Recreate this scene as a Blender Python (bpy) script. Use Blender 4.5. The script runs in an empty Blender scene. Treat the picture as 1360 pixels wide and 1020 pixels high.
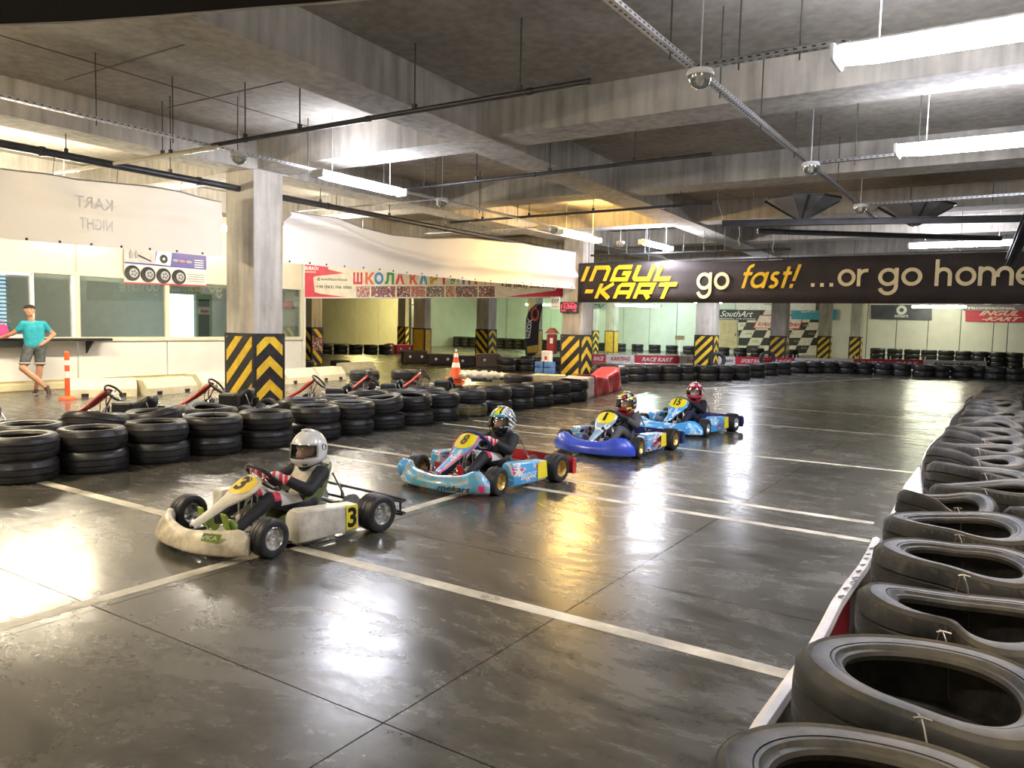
import bpy, bmesh, math, random
from math import sin, cos, pi, radians, hypot, atan2, exp
from mathutils import Vector, Matrix, Euler
S = bpy.context.scene
COL = S.collection
rnd = random.Random(7)

# ------------------------------------------------------------------ camera
CAM_H = 1.55
F_PX, PITCH, ROLL, YAW = 1022.9, 0.0773081, 0.02276467, 0.57755822
_f = Vector((-sin(YAW), cos(YAW), 0)); _r = Vector((cos(YAW), sin(YAW), 0)); _u = Vector((0, 0, 1))
FW = _f * cos(PITCH) - _u * sin(PITCH)
_u2 = _u * cos(PITCH) + _f * sin(PITCH)
RT = _r * cos(ROLL) + _u2 * sin(ROLL)
UP = _u2 * cos(ROLL) - _r * sin(ROLL)
cd = bpy.data.cameras.new('camera'); cam = bpy.data.objects.new('camera', cd); COL.objects.link(cam)
cd.sensor_fit = 'HORIZONTAL'; cd.sensor_width = 36; cd.lens = F_PX / 1360 * 36
cd.clip_start = 0.05; cd.clip_end = 300
cam.matrix_world = Matrix((
    (RT.x, UP.x, -FW.x, 0), (RT.y, UP.y, -FW.y, 0), (RT.z, UP.z, -FW.z, CAM_H), (0, 0, 0, 1)))
S.camera = cam
def ray(x, y): return RT * ((x - 680) / F_PX) - UP * ((y - 510) / F_PX) + FW
def gp(x, y, z=0.0):
    d = ray(x, y); return Vector((0, 0, CAM_H)) + d * ((z - CAM_H) / d.z)
def gx(x, y, X):
    d = ray(x, y); return Vector((0, 0, CAM_H)) + d * (X / d.x)
def gy(x, y, Y):
    d = ray(x, y); return Vector((0, 0, CAM_H)) + d * (Y / d.y)

# ------------------------------------------------------------------ world, exposure
w = bpy.data.worlds.new('hall_air'); S.world = w; w.use_nodes = True
w.node_tree.nodes['Background'].inputs[0].default_value = (0.55, 0.58, 0.65, 1)
w.node_tree.nodes['Background'].inputs[1].default_value = 0.15
S.view_settings.view_transform = 'Standard'; S.view_settings.look = 'None'
S.view_settings.gamma = 1.0; S.view_settings.use_curve_mapping = False
S.view_settings.exposure = 0.85
LAMP = 60.0            # radiance of the tube diffusers

# ------------------------------------------------------------------ materials
MATS = {}
def rgb(h):
    h = h.lstrip('#'); c = [int(h[i:i + 2], 16) / 255 for i in (0, 2, 4)]
    return tuple(x / 12.92 if x <= .04045 else ((x + .055) / 1.055) ** 2.4 for x in c)
def mat(name, col, rough=.5, metal=0., var=.12, scale=6., bump=0., spec=.5, coat=0., dust=None, dustamt=.4, rvar=0., world=False, detail=4.):
    if name in MATS: return MATS[name]
    if isinstance(col, str): col = rgb(col)
    m = bpy.data.materials.new(name); m.use_nodes = True; nt = m.node_tree; N = nt.nodes; L = nt.links
    b = N['Principled BSDF']
    b.inputs['Roughness'].default_value = rough; b.inputs['Metallic'].default_value = metal
    b.inputs['Specular IOR Level'].default_value = spec; b.inputs['Coat Weight'].default_value = coat
    if world:
        g = N.new('ShaderNodeNewGeometry'); vec = g.outputs['Position']
    else:
        g = N.new('ShaderNodeTexCoord'); vec = g.outputs['Object']
    n = N.new('ShaderNodeTexNoise'); n.inputs['Scale'].default_value = scale; n.inputs['Detail'].default_value = detail
    L.new(vec, n.inputs['Vector'])
    r = N.new('ShaderNodeValToRGB')
    lo = tuple(max(0, c * (1 - var)) for c in col) + (1,); hi = tuple(min(1, c * (1 + var)) for c in col) + (1,)
    r.color_ramp.elements[0].color = lo; r.color_ramp.elements[1].color = hi
    r.color_ramp.elements[0].position = .3; r.color_ramp.elements[1].position = .7
    L.new(n.outputs['Fac'], r.inputs['Fac'])
    out = r.outputs['Color']
    if dust:
        n2 = N.new('ShaderNodeTexNoise'); n2.inputs['Scale'].default_value = scale * .6; n2.inputs['Detail'].default_value = 8
        n2.inputs['Roughness'].default_value = .7
        L.new(vec, n2.inputs['Vector'])
        mr = N.new('ShaderNodeMapRange'); mr.inputs['From Min'].default_value = .42; mr.inputs['From Max'].default_value = .72
        mr.inputs['To Max'].default_value = dustamt; L.new(n2.outputs['Fac'], mr.inputs['Value'])
        mx = N.new('ShaderNodeMix'); mx.data_type = 'RGBA'
        L.new(mr.outputs['Result'], mx.inputs[0]); L.new(out, mx.inputs[6])
        mx.inputs[7].default_value = (rgb(dust) if isinstance(dust, str) else dust) + (1,)
        out = mx.outputs[2]
    L.new(out, b.inputs['Base Color'])
    if rvar:
        mr2 = N.new('ShaderNodeMapRange'); mr2.inputs['From Min'].default_value = .3; mr2.inputs['From Max'].default_value = .7
        mr2.inputs['To Min'].default_value = max(.02, rough - rvar); mr2.inputs['To Max'].default_value = min(1, rough + rvar)
        L.new(n.outputs['Fac'], mr2.inputs['Value']); L.new(mr2.outputs['Result'], b.inputs['Roughness'])
    if bump:
        bp = N.new('ShaderNodeBump'); bp.inputs['Strength'].default_value = bump; bp.inputs['Distance'].default_value = .02
        L.new(n.outputs['Fac'], bp.inputs['Height']); L.new(bp.outputs['Normal'], b.inputs['Normal'])
    MATS[name] = m; return m
def emis(name, col, strength):
    if name in MATS: return MATS[name]
    m = bpy.data.materials.new(name); m.use_nodes = True; b = m.node_tree.nodes['Principled BSDF']
    c = (rgb(col) if isinstance(col, str) else col) + (1,)
    b.inputs['Base Color'].default_value = c; b.inputs['Emission Color'].default_value = c
    b.inputs['Emission Strength'].default_value = strength; b.inputs['Roughness'].default_value = .4
    MATS[name] = m; return m
def glass(name, tint, refl=.12, rough=.03):
    if name in MATS: return MATS[name]
    m = bpy.data.materials.new(name); m.use_nodes = True; nt = m.node_tree; N = nt.nodes; L = nt.links
    N.remove(N['Principled BSDF'])
    t = N.new('ShaderNodeBsdfTransparent'); t.inputs[0].default_value = tint + (1,)
    g = N.new('ShaderNodeBsdfGlossy'); g.inputs[0].default_value = (.9, .95, .95, 1); g.inputs[1].default_value = rough
    fr = N.new('ShaderNodeFresnel'); fr.inputs[0].default_value = 1.5
    ad = N.new('ShaderNodeMath'); ad.operation = 'ADD'; ad.inputs[1].default_value = refl; ad.use_clamp = True
    mx = N.new('ShaderNodeMixShader')
    L.new(fr.outputs[0], ad.inputs[0]); L.new(ad.outputs[0], mx.inputs[0]); L.new(t.outputs[0], mx.inputs[1]); L.new(g.outputs[0], mx.inputs[2])
    L.new(mx.outputs[0], N['Material Output'].inputs[0])
    MATS[name] = m; return m

# ------------------------------------------------------------------ mesh helpers
class MB:
    """collects shapes; build() links them as one mesh object"""
    def __init__(s): s.v = []; s.f = []; s.mi = []; s.cur = 0; s.M = Matrix()
    def add(s, vs, fs, mi=None):
        o = len(s.v); s.v += [tuple(s.M @ Vector(p)) for p in vs]
        for f in fs: s.f.append(tuple(o + i for i in f)); s.mi.append(s.cur if mi is None else mi)
        return s
    def box(s, c, d, rz=0., mi=None, R=None, taper=None):
        x, y, z = (k / 2 for k in d); t = taper or (1, 1)
        P = [(-x, -y, -z), (x, -y, -z), (x, y, -z), (-x, y, -z), (-x * t[0], -y * t[1], z), (x * t[0], -y * t[1], z), (x * t[0], y * t[1], z), (-x * t[0], y * t[1], z)]
        Rm = R if R is not None else Matrix.Rotation(rz, 3, 'Z')
        P = [Rm @ Vector(p) + Vector(c) for p in P]
        return s.add(P, [(0, 3, 2, 1), (4, 5, 6, 7), (0, 1, 5, 4), (1, 2, 6, 5), (2, 3, 7, 6), (3, 0, 4, 7)], mi)
    def bbox(s, c, d, b=.01, rz=0., mi=None, R=None):
        """box with chamfered edges"""
        bm = bmesh.new(); bmesh.ops.create_cube(bm, size=1.)
        for v in bm.verts: v.co = Vector((v.co.x * d[0], v.co.y * d[1], v.co.z * d[2]))
        bmesh.ops.bevel(bm, geom=bm.edges[:], offset=min(b, min(d) * .45), segments=2, affect='EDGES', profile=.5)
        Rm = R if R is not None else Matrix.Rotation(rz, 3, 'Z')
        s.bm(bm, Rm.to_4x4() if True else None, c, mi); return s
    def bm(s, bm, M=None, c=(0, 0, 0), mi=None):
        bm.verts.index_update(); M = M or Matrix()
        s.add([M @ v.co + Vector(c) for v in bm.verts], [[v.index for v in f.verts] for f in bm.faces], mi); bm.free(); return s
    def tube(s, pts, r, n=8, closed=False, mi=None, cap=True):
        pts = [Vector(p) for p in pts]; k = len(pts); rs = r if isinstance(r, (list, tuple)) else [r] * k
        o = []; prev = None
        for i, p in enumerate(pts):
            a = pts[(i - 1) % k] if (closed or i) else p; b = pts[(i + 1) % k] if (closed or i < k - 1) else p
            t = (b - a).normalized()
            if prev is None:
                h = Vector((0, 0, 1)) if abs(t.z) < .9 else Vector((1, 0, 0)); nrm = t.cross(h).normalized()
            else:
                nrm = (prev - t * prev.dot(t)); nrm = nrm.normalized() if nrm.length > 1e-6 else t.orthogonal().normalized()
            prev = nrm; bn = t.cross(nrm)
            for j in range(n):
                a_ = 2 * pi * j / n; o.append(p + (nrm * cos(a_) + bn * sin(a_)) * rs[i])
        F = []
        for i in range(k if closed else k - 1):
            for j in range(n):
                i2 = (i + 1) % k; F.append((i * n + j, i * n + (j + 1) % n, i2 * n + (j + 1) % n, i2 * n + j))
        if cap and not closed: F += [tuple(range(n - 1, -1, -1)), tuple((k - 1) * n + j for j in range(n))]
        return s.add(o, F, mi)
    def lathe(s, prof, n=24, c=(0, 0, 0), axis='Z', closed=False, mi=None, fr=None):
        """prof = [(r, h)]; axis X/Y/Z; fr(r,h,phi)->(r,h) optional"""
        V = []; k = len(prof)
        for j in range(n):
            a = 2 * pi * j / n
            for r, h in prof:
                if fr: r, h = fr(r, h, a)
                p = (r * cos(a), r * sin(a), h)
                if axis == 'X': p = (p[2], p[0], p[1])
                if axis == 'Y': p = (p[0], p[2], p[1])
                V.append((p[0] + c[0], p[1] + c[1], p[2] + c[2]))
        F = []
        for j in range(n):
            j2 = (j + 1) % n
            for i in range(k if closed else k - 1):
                i2 = (i + 1) % k; F.append((j * k + i, j2 * k + i, j2 * k + i2, j * k + i2))
        return s.add(V, F, mi)
    def sphere(s, c, r, n=12, m=8, mi=None):
        rr = r if isinstance(r, (tuple, list)) else (r, r, r)
        V = []; F = []
        for i in range(m + 1):
            ph = -pi / 2 + pi * i / m
            for j in range(n):
                a = 2 * pi * j / n; V.append((c[0] + rr[0] * cos(ph) * cos(a), c[1] + rr[1] * cos(ph) * sin(a), c[2] + rr[2] * sin(ph)))
        for i in range(m):
            for j in range(n): F.append((i * n + j, i * n + (j + 1) % n, (i + 1) * n + (j + 1) % n, (i + 1) * n + j))
        return s.add(V, F, mi)
    def prism(s, poly, d, O=(0, 0, 0), U=(1, 0, 0), V=(0, 0, 1), mi=None):
        """flat polygon [(u,v)] in plane O,U,V, thickened by d along UxV"""
        U = Vector(U); V = Vector(V); W = U.cross(V).normalized() * d; O = Vector(O); n = len(poly)
        P = [O + U * a + V * b for a, b in poly]; P += [p + W for p in P]
        return s.add(P, [tuple(range(n - 1, -1, -1)), tuple(range(n, 2 * n))] + [(i, (i + 1) % n, n + (i + 1) % n, n + i) for i in range(n)], mi)
    def loft(s, rings, closed=True, cap=True, mi=None):
        k = len(rings[0]); V = [p for r in rings for p in r]; F = []
        for i in range(len(rings) - 1):
            for j in range(k if closed else k - 1):
                j2 = (j + 1) % k; F.append((i * k + j, i * k + j2, (i + 1) * k + j2, (i + 1) * k + j))
        if cap and closed: F += [tuple(range(k - 1, -1, -1)), tuple((len(rings) - 1) * k + j for j in range(k))]
        return s.add(V, F, mi)
    def mesh(s, name, mats, smooth=False, fix=True):
        me = bpy.data.meshes.new(name); me.from_pydata(s.v, [], s.f)
        for m in (mats if isinstance(mats, (list, tuple)) else [mats]): me.materials.append(m)
        me.polygons.foreach_set('material_index', s.mi)
        if fix:
            b = bmesh.new(); b.from_mesh(me); bmesh.ops.recalc_face_normals(b, faces=b.faces[:]); b.to_mesh(me); b.free()
        if smooth:
            try: me.shade_smooth()
            except Exception: me.polygons.foreach_set('use_smooth', [True] * len(me.polygons))
            if smooth == 'auto':
                try: me.set_sharp_from_angle(angle=radians(38))
                except Exception: pass
        me.update(); return me
    def build(s, name, mats, parent=None, smooth=False, fix=True):
        return link(name, s.mesh(name, mats, smooth, fix), parent)
def link(name, me, parent=None, M=None):
    o = bpy.data.objects.new(name, me); COL.objects.link(o)
    if parent is not None: o.parent = parent
    if M is not None: o.matrix_local = M
    return o
def tag(o, label=None, cat=None, group=None, kind=None):
    if label: o['label'] = label
    if cat: o['category'] = cat
    if group: o['group'] = group
    if kind: o['kind'] = kind
    return o
def empty(name, loc=(0, 0, 0), rz=0., label=None, cat=None, group=None):
    o = bpy.data.objects.new(name, None); COL.objects.link(o); o.empty_display_size = .1
    o.location = loc; o.rotation_euler = (0, 0, rz)
    return tag(o, label, cat, group)
def struct(o): o['kind'] = 'structure'; return o
def copy_tree(o, parent=None):
    c = o.copy(); COL.objects.link(c)
    if parent is not None: c.parent = parent
    for ch in list(o.children): copy_tree(ch, c)
    return c
ORD = 'first second third fourth fifth sixth seventh eighth ninth tenth eleventh twelfth thirteenth fourteenth fifteenth sixteenth seventeenth eighteenth nineteenth twentieth twenty-first twenty-second twenty-third twenty-fourth twenty-fifth twenty-sixth twenty-seventh twenty-eighth twenty-ninth thirtieth thirty-first thirty-second thirty-third thirty-fourth thirty-fifth thirty-sixth thirty-seventh thirty-eighth thirty-ninth fortieth'.split()

_tc = {}
def text_faces(s, bold=.02, shear=0.):
    """(verts2d, faces) of a text line set in the built-in font, size 1"""
    k = (s, bold, shear)
    if k in _tc: return _tc[k]
    cu = bpy.data.curves.new('lettering', 'FONT'); cu.body = s; cu.offset = bold; cu.shear = shear; cu.resolution_u = 3
    o = bpy.data.objects.new('lettering', cu); COL.objects.link(o)
    dg = bpy.context.evaluated_depsgraph_get(); me = bpy.data.meshes.new_from_object(o.evaluated_get(dg))
    r = ([tuple(v.co[:2]) for v in me.vertices], [tuple(p.vertices) for p in me.polygons])
    bpy.data.objects.remove(o); bpy.data.curves.remove(cu); bpy.data.meshes.remove(me)
    _tc[k] = r; return r
def put_text(mb, s, O, U, V, width=None, height=None, bold=.02, shear=0., mi=None, lift=0.):
    """fit a text line into width/height (metres) with its lower left corner at O; U right, V up"""
    vs, fs = text_faces(s, bold, shear)
    if not vs: return
    x0 = min(v[0] for v in vs); x1 = max(v[0] for v in vs); y0 = min(v[1] for v in vs); y1 = max(v[1] for v in vs)
    if width and height: kx = width / (x1 - x0); ky = height / (y1 - y0)
    elif width: kx = ky = width / (x1 - x0)
    else: kx = ky = height / (y1 - y0)
    O = Vector(O); U = Vector(U).normalized(); V = Vector(V).normalized(); W = U.cross(V) * lift
    mb.add([O + W + U * ((x - x0) * kx) + V * ((y - y0) * ky) for x, y in vs], fs, mi)
def stroke(pts, w, closed=False):
    """2-D polyline turned into a ribbon of width w with mitred corners"""
    P = [Vector(p) for p in pts]; n = len(P); L = []; R = []
    for i, p in enumerate(P):
        a = P[i - 1] if (i or closed) else None; b = P[(i + 1) % n] if (i < n - 1 or closed) else None
        d1 = (p - a).normalized() if a is not None else None; d2 = (b - p).normalized() if b is not None else None
        if d1 is None: d1 = d2
        if d2 is None: d2 = d1
        nn = Vector((-(d1 + d2).y, (d1 + d2).x)); nn = nn.normalized() if nn.length > 1e-6 else Vector((-d1.y, d1.x))
        k = 1 / max(.35, nn.dot(Vector((-d1.y, d1.x))))
        L.append(p + nn * w / 2 * k); R.append(p - nn * w / 2 * k)
    V = [tuple(v) for v in L + R]; F = [(i, n + i, n + (i + 1) % n, (i + 1) % n) for i in range(n if closed else n - 1)]
    return V, F
def arc(cx, cy, r, a0, a1, n=20): return [(cx + r * cos(radians(a0 + (a1 - a0) * i / n)), cy + r * sin(radians(a0 + (a1 - a0) * i / n))) for i in range(n + 1)]
def sheet(P00, P10, P11, P01, nx=24, ny=8, disp=None, sag=None):
    """cloth between four corners, disp(u,v) along its normal, sag(u,v) downwards; returns MB"""
    P00, P10, P11, P01 = map(Vector, (P00, P10, P11, P01)); nrm = (P10 - P00).cross(P01 - P00).normalized()
    mb = MB(); V = []
    for j in range(ny + 1):
        for i in range(nx + 1):
            u = i / nx; v = j / ny
            p = (P00 * (1 - u) + P10 * u) * (1 - v) + (P01 * (1 - u) + P11 * u) * v
            if disp: p = p + nrm * disp(u, v)
            if sag: p = p - Vector((0, 0, sag(u, v)))
            V.append(p)
    F = [(j * (nx + 1) + i, j * (nx + 1) + i + 1, (j + 1) * (nx + 1) + i + 1, (j + 1) * (nx + 1) + i) for j in range(ny) for i in range(nx)]
    mb.add(V, F); return mb
def thick(o, t=.006):
    m = o.modifiers.new('cloth', 'SOLIDIFY'); m.thickness = t; m.offset = -1; return o
# ------------------------------------------------------------------ surfaces
def concrete(name, col, rough=.85, streak=.25, world=True):
    if name in MATS: return MATS[name]
    m = bpy.data.materials.new(name); m.use_nodes = True; nt = m.node_tree; N = nt.nodes; L = nt.links; b = N['Principled BSDF']
    g = N.new('ShaderNodeNewGeometry')
    n1 = N.new('ShaderNodeTexNoise'); n1.inputs['Scale'].default_value = .7; n1.inputs['Detail'].default_value = 9; n1.inputs['Roughness'].default_value = .65
    mp = N.new('ShaderNodeMapping'); mp.inputs['Scale'].default_value = (7, 7, .8)
    n2 = N.new('ShaderNodeTexNoise'); n2.inputs['Scale'].default_value = 1.2; n2.inputs['Detail'].default_value = 5
    L.new(g.outputs['Position'], n1.inputs['Vector']); L.new(g.outputs['Position'], mp.inputs['Vector']); L.new(mp.outputs[0], n2.inputs['Vector'])
    ad = N.new('ShaderNodeMath'); ad.operation = 'MULTIPLY_ADD'; ad.inputs[1].default_value = .45; L.new(n2.outputs['Fac'], ad.inputs[0])
    sc = N.new('ShaderNodeMath'); sc.operation = 'MULTIPLY'; sc.inputs[1].default_value = .55; L.new(n1.outputs['Fac'], sc.inputs[0]); L.new(sc.outputs[0], ad.inputs[2])
    r = N.new('ShaderNodeValToRGB'); e = r.color_ramp.elements
    e[0].position = .34; e[1].position = .66
    e[0].color = tuple(c * (1 - streak * 1.5) for c in col) + (1,); e[1].color = tuple(min(1, c * (1 + streak)) for c in col) + (1,)
    L.new(ad.outputs[0], r.inputs['Fac']); L.new(r.outputs['Color'], b.inputs['Base Color'])
    b.inputs['Roughness'].default_value = rough; b.inputs['Specular IOR Level'].default_value = .3
    n3 = N.new('ShaderNodeTexNoise'); n3.inputs['Scale'].default_value = 14; n3.inputs['Detail'].default_value = 6; L.new(g.outputs['Position'], n3.inputs['Vector'])
    bp = N.new('ShaderNodeBump'); bp.inputs['Strength'].default_value = .35; bp.inputs['Distance'].default_value = .012
    L.new(n3.outputs['Fac'], bp.inputs['Height']); L.new(bp.outputs['Normal'], b.inputs['Normal'])
    MATS[name] = m; return m
def floor_material():
    m = bpy.data.materials.new('polished_floor'); m.use_nodes = True; nt = m.node_tree; N = nt.nodes; L = nt.links; b = N['Principled BSDF']
    g = N.new('ShaderNodeNewGeometry'); P = g.outputs['Position']
    def noise(vec, scale, detail, rough=.6, col=False):
        n = N.new('ShaderNodeTexNoise'); n.inputs['Scale'].default_value = scale; n.inputs['Detail'].default_value = detail; n.inputs['Roughness'].default_value = rough
        L.new(vec, n.inputs['Vector']); return n.outputs['Color' if col else 'Fac']
    # wiping swirls: coordinates bent by a slow field, then stretched
    sw = noise(P, .45, 2, .5, True)
    vs = N.new('ShaderNodeVectorMath'); vs.operation = 'SCALE'; vs.inputs['Scale'].default_value = 1.5; L.new(sw, vs.inputs[0])
    va = N.new('ShaderNodeVectorMath'); va.operation = 'ADD'; L.new(P, va.inputs[0]); L.new(vs.outputs[0], va.inputs[1])
    mp = N.new('ShaderNodeMapping'); mp.inputs['Rotation'].default_value = (0, 0, .5); mp.inputs['Scale'].default_value = (1, 2.6, 1); L.new(va.outputs[0], mp.inputs['Vector'])
    streak = noise(mp.outputs[0], 2.4, 8, .66); cloud = noise(P, .8, 5, .6); fine = noise(P, 16, 8, .75)
    def comb(x, k, y, l):
        p = N.new('ShaderNodeMath'); p.operation = 'MULTIPLY'; p.inputs[1].default_value = k; L.new(x, p.inputs[0])
        q = N.new('ShaderNodeMath'); q.operation = 'MULTIPLY_ADD'; q.inputs[1].default_value = l; L.new(y, q.inputs[0]); L.new(p.outputs[0], q.inputs[2]); return q.outputs[0]
    f = comb(cloud, .5, comb(streak, .55, fine, .45), .5)
    r = N.new('ShaderNodeValToRGB'); e = r.color_ramp.elements
    e[0].position = .36; e[0].color = (.036, .034, .027, 1); e[1].position = .65; e[1].color = (.138, .126, .097, 1)
    x = e.new(.5); x.color = (.078, .073, .058, 1)
    L.new(f, r.inputs['Fac']); L.new(r.outputs['Color'], b.inputs['Base Color'])
    mr = N.new('ShaderNodeMapRange'); mr.inputs['From Min'].default_value = .28; mr.inputs['From Max'].default_value = .72
    mr.inputs['To Min'].default_value = .09; mr.inputs['To Max'].default_value = .40
    L.new(comb(cloud, .3, streak, .7), mr.inputs['Value']); L.new(mr.outputs['Result'], b.inputs['Roughness'])
    b.inputs['Specular IOR Level'].default_value = 1.0
    bp = N.new('ShaderNodeBump'); bp.inputs['Strength'].default_value = .10; bp.inputs['Distance'].default_value = .006
    L.new(comb(streak, .6, fine, .4), bp.inputs['Height']); L.new(bp.outputs['Normal'], b.inputs['Normal'])
    return m
M_floor = floor_material()
M_joint = mat('joint_filler', (.012, .012, .011), .8)
M_line = mat('white_road_paint', (.66, .60, .47), .4, var=.35, scale=3.5, dust=(.14, .13, .105), dustamt=.75, world=True, rvar=.15)
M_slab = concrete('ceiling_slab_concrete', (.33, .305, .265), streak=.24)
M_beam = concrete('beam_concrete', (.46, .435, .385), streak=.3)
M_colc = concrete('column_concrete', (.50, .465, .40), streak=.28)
M_panel = mat('wall_panel_white', (.74, .72, .62), .35, var=.06, scale=1.5, world=True)
M_panel_greenlight = mat('wall_panel_white_green_light', (.68, .73, .68), .35, var=.06, scale=1.5, world=True)  # white panels with the greenish lamp light mixed into their colour
M_seam = mat('panel_seam', (.10, .10, .09), .7)
M_frame = mat('window_frame_cream', (.72, .68, .52), .4, var=.05)
M_cream = mat('upper_panel_cream', (.80, .74, .56), .22, var=.06, scale=2)
M_black = mat('hazard_black', (.018, .018, .02), .45, var=.3, dust=(.12, .11, .10), dustamt=.35, scale=9)
M_yellow = mat('hazard_yellow', (.95, .62, .04), .4, var=.1, dust=(.30, .2, .06), dustamt=.4, scale=9)
M_plainyel = mat('panel_yellow', (.72, .45, .05), .45, var=.15, dust=(.2, .15, .05), dustamt=.4)
X0, X1, Y0, Y1, ZC = -58., 7.0, -5.5, 48.0, 4.48

# floor: dark bed with polished slabs between saw-cut joints
fl = struct(MB().box(((X0 + X1) / 2, (Y0 + Y1) / 2, -.06), (X1 - X0, Y1 - Y0, .09)).build('floor', M_joint))
GX = [-1.96 + 2.02 * i for i in range(-4, 5)]; GY = [2.15 + 2.12 * i for i in range(-3, 15)]
gxs = [X0, -40, -25, -16.5] + [x for x in GX if x > -10.2] + [X1]
gys = [Y0] + [y for y in GY if y > Y0 + .5] + [36.5, 42, Y1]
for i in range(len(gxs) - 1):
    for j in range(len(gys) - 1):
        a, b_, c, d = gxs[i], gxs[i + 1], gys[j], gys[j + 1]; g = .0035
        MB().box(((a + b_) / 2, (c + d) / 2, -.0075), (b_ - a - 2 * g, d - c - 2 * g, .015)).build('floor_slab', M_floor, fl)
def line(a, b, wd=.1):
    a = Vector(a); b = Vector(b); d = (b - a); n = Vector((-d.y, d.x)).normalized() * wd / 2
    mb = MB(); z0, z1 = .0002, .0016
    q = [a - n, b - n, b + n, a + n]
    mb.add([(p.x, p.y, z0) for p in q] + [(p.x, p.y, z1) for p in q], [(4, 5, 6, 7), (0, 1, 5, 4), (1, 2, 6, 5), (2, 3, 7, 6), (3, 0, 4, 7)])
    return mb.build('painted_line', M_line, fl)
line((-7.5, 3.515), (-.72, 3.52), .10)
line((-7.3, 6.18), (-.82, 6.19), .09); line((-7.3, 6.75), (-.88, 6.80), .09)
line((-4.13, .6), (-4.08, 3.9), .095); line((-4.12, 4.3), (-4.15, 6.13), .095)
line((-7.3, 9.3), (-.8, 9.6), .08); line((-7.3, 12.6), (-.8, 12.9), .07); line((-7.4, 15.6), (-.8, 15.8), .07)
line((-7.2, 9.95), (-4.7, 10.0), .08); line((-6.9, 19.0), (-3.8, 29.0), .1)

# ceiling: slab, cross beams, long beams
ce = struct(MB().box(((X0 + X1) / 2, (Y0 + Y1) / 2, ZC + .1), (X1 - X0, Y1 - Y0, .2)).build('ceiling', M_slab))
for y in (-2.6, 1.5, 8.55, 13.05, 17.5, 22.0, 26.5, 31.0, 35.5, 40., 44.5):
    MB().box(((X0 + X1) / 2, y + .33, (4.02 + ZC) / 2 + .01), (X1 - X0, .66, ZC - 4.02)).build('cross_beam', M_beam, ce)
for xa, xb in ((3.5, 3.5), (-5.31, -7.95), (-10.7, -10.7), (-15.7, -15.7), (-20.7, -20.7), (-25.7, -25.7), (-30.7, -30.7), (-36., -36.), (-42, -42.), (-48, -48)):
    mb = MB(); w_ = .65
    mb.add([(xa - w_, Y0, 4.0), (xa, Y0, 4.0), (xb, Y1, 4.0), (xb - w_, Y1, 4.0), (xa - w_, Y0, ZC), (xa, Y0, ZC), (xb, Y1, ZC), (xb - w_, Y1, ZC)],
           [(0, 3, 2, 1), (4, 5, 6, 7), (0, 1, 5, 4), (1, 2, 6, 5), (2, 3, 7, 6), (3, 0, 4, 7)])
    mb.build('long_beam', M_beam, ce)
# formwork joints on the underside of the slab
for y in (5.2, 6.6, 10.6, 15.2): MB().box((-8.2, y, ZC - .004), (4.0, .012, .008)).build('formwork_joint', M_seam, ce)
for x in (-7.4, -9.2): MB().box((x, 6.0, ZC - .004), (.012, 4.8, .008)).build('formwork_joint', M_seam, ce)

# outer walls
struct(MB().box((X1 + .1, (Y0 + Y1) / 2, ZC / 2), (.2, Y1 - Y0, ZC)).build('wall_right', M_panel))
struct(MB().box(((X0 + X1) / 2, Y0 - .1, ZC / 2), (X1 - X0, .2, ZC)).build('wall_rear', M_panel))
struct(MB().box((X0 - .1, (Y0 + Y1) / 2, ZC / 2), (.2, Y1 - Y0, ZC)).build('wall_far_left', M_panel))
def panel_wall(name, y, xs, matf, z1=ZC):
    wl = struct(MB().box(((xs[0] + xs[-1]) / 2, y + .12, z1 / 2), (xs[-1] - xs[0], .12, z1)).build(name, M_seam))
    for a, b_ in zip(xs, xs[1:]):
        MB().bbox(((a + b_) / 2, y + .03, z1 / 2), (b_ - a - .035, .06, z1 - .02), .008).build('wall_panel', matf((a + b_) / 2), wl)
    return wl
xs = [gy(p, 460, Y1).x for p in (1388, 1337, 1318, 1274, 1231, 1189, 1150)][::-1]
xs = [xs[0] - 1.9 * k for k in range(20, 0, -1)] + xs + [X1]
xs = [x for x in xs if x <= X1]; xs = sorted(set([x for x in xs]))
panel_wall('wall_back', Y1, xs, lambda x: M_panel if x > -13 else M_panel_greenlight)
YL = 37.
xl = [gy(p, 460, YL).x for p in (444, 474, 502, 528, 540)]
xl = [xl[0] - 1.7 * k for k in range(9, 0, -1)] + xl
panel_wall('wall_side_bay', YL, xl, lambda x: M_panel)
struct(MB().box((xl[-1] + .06, (YL + Y1) / 2, ZC / 2), (.12, Y1 - YL - .3, ZC)).build('wall_side_bay_return', M_panel))

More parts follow.
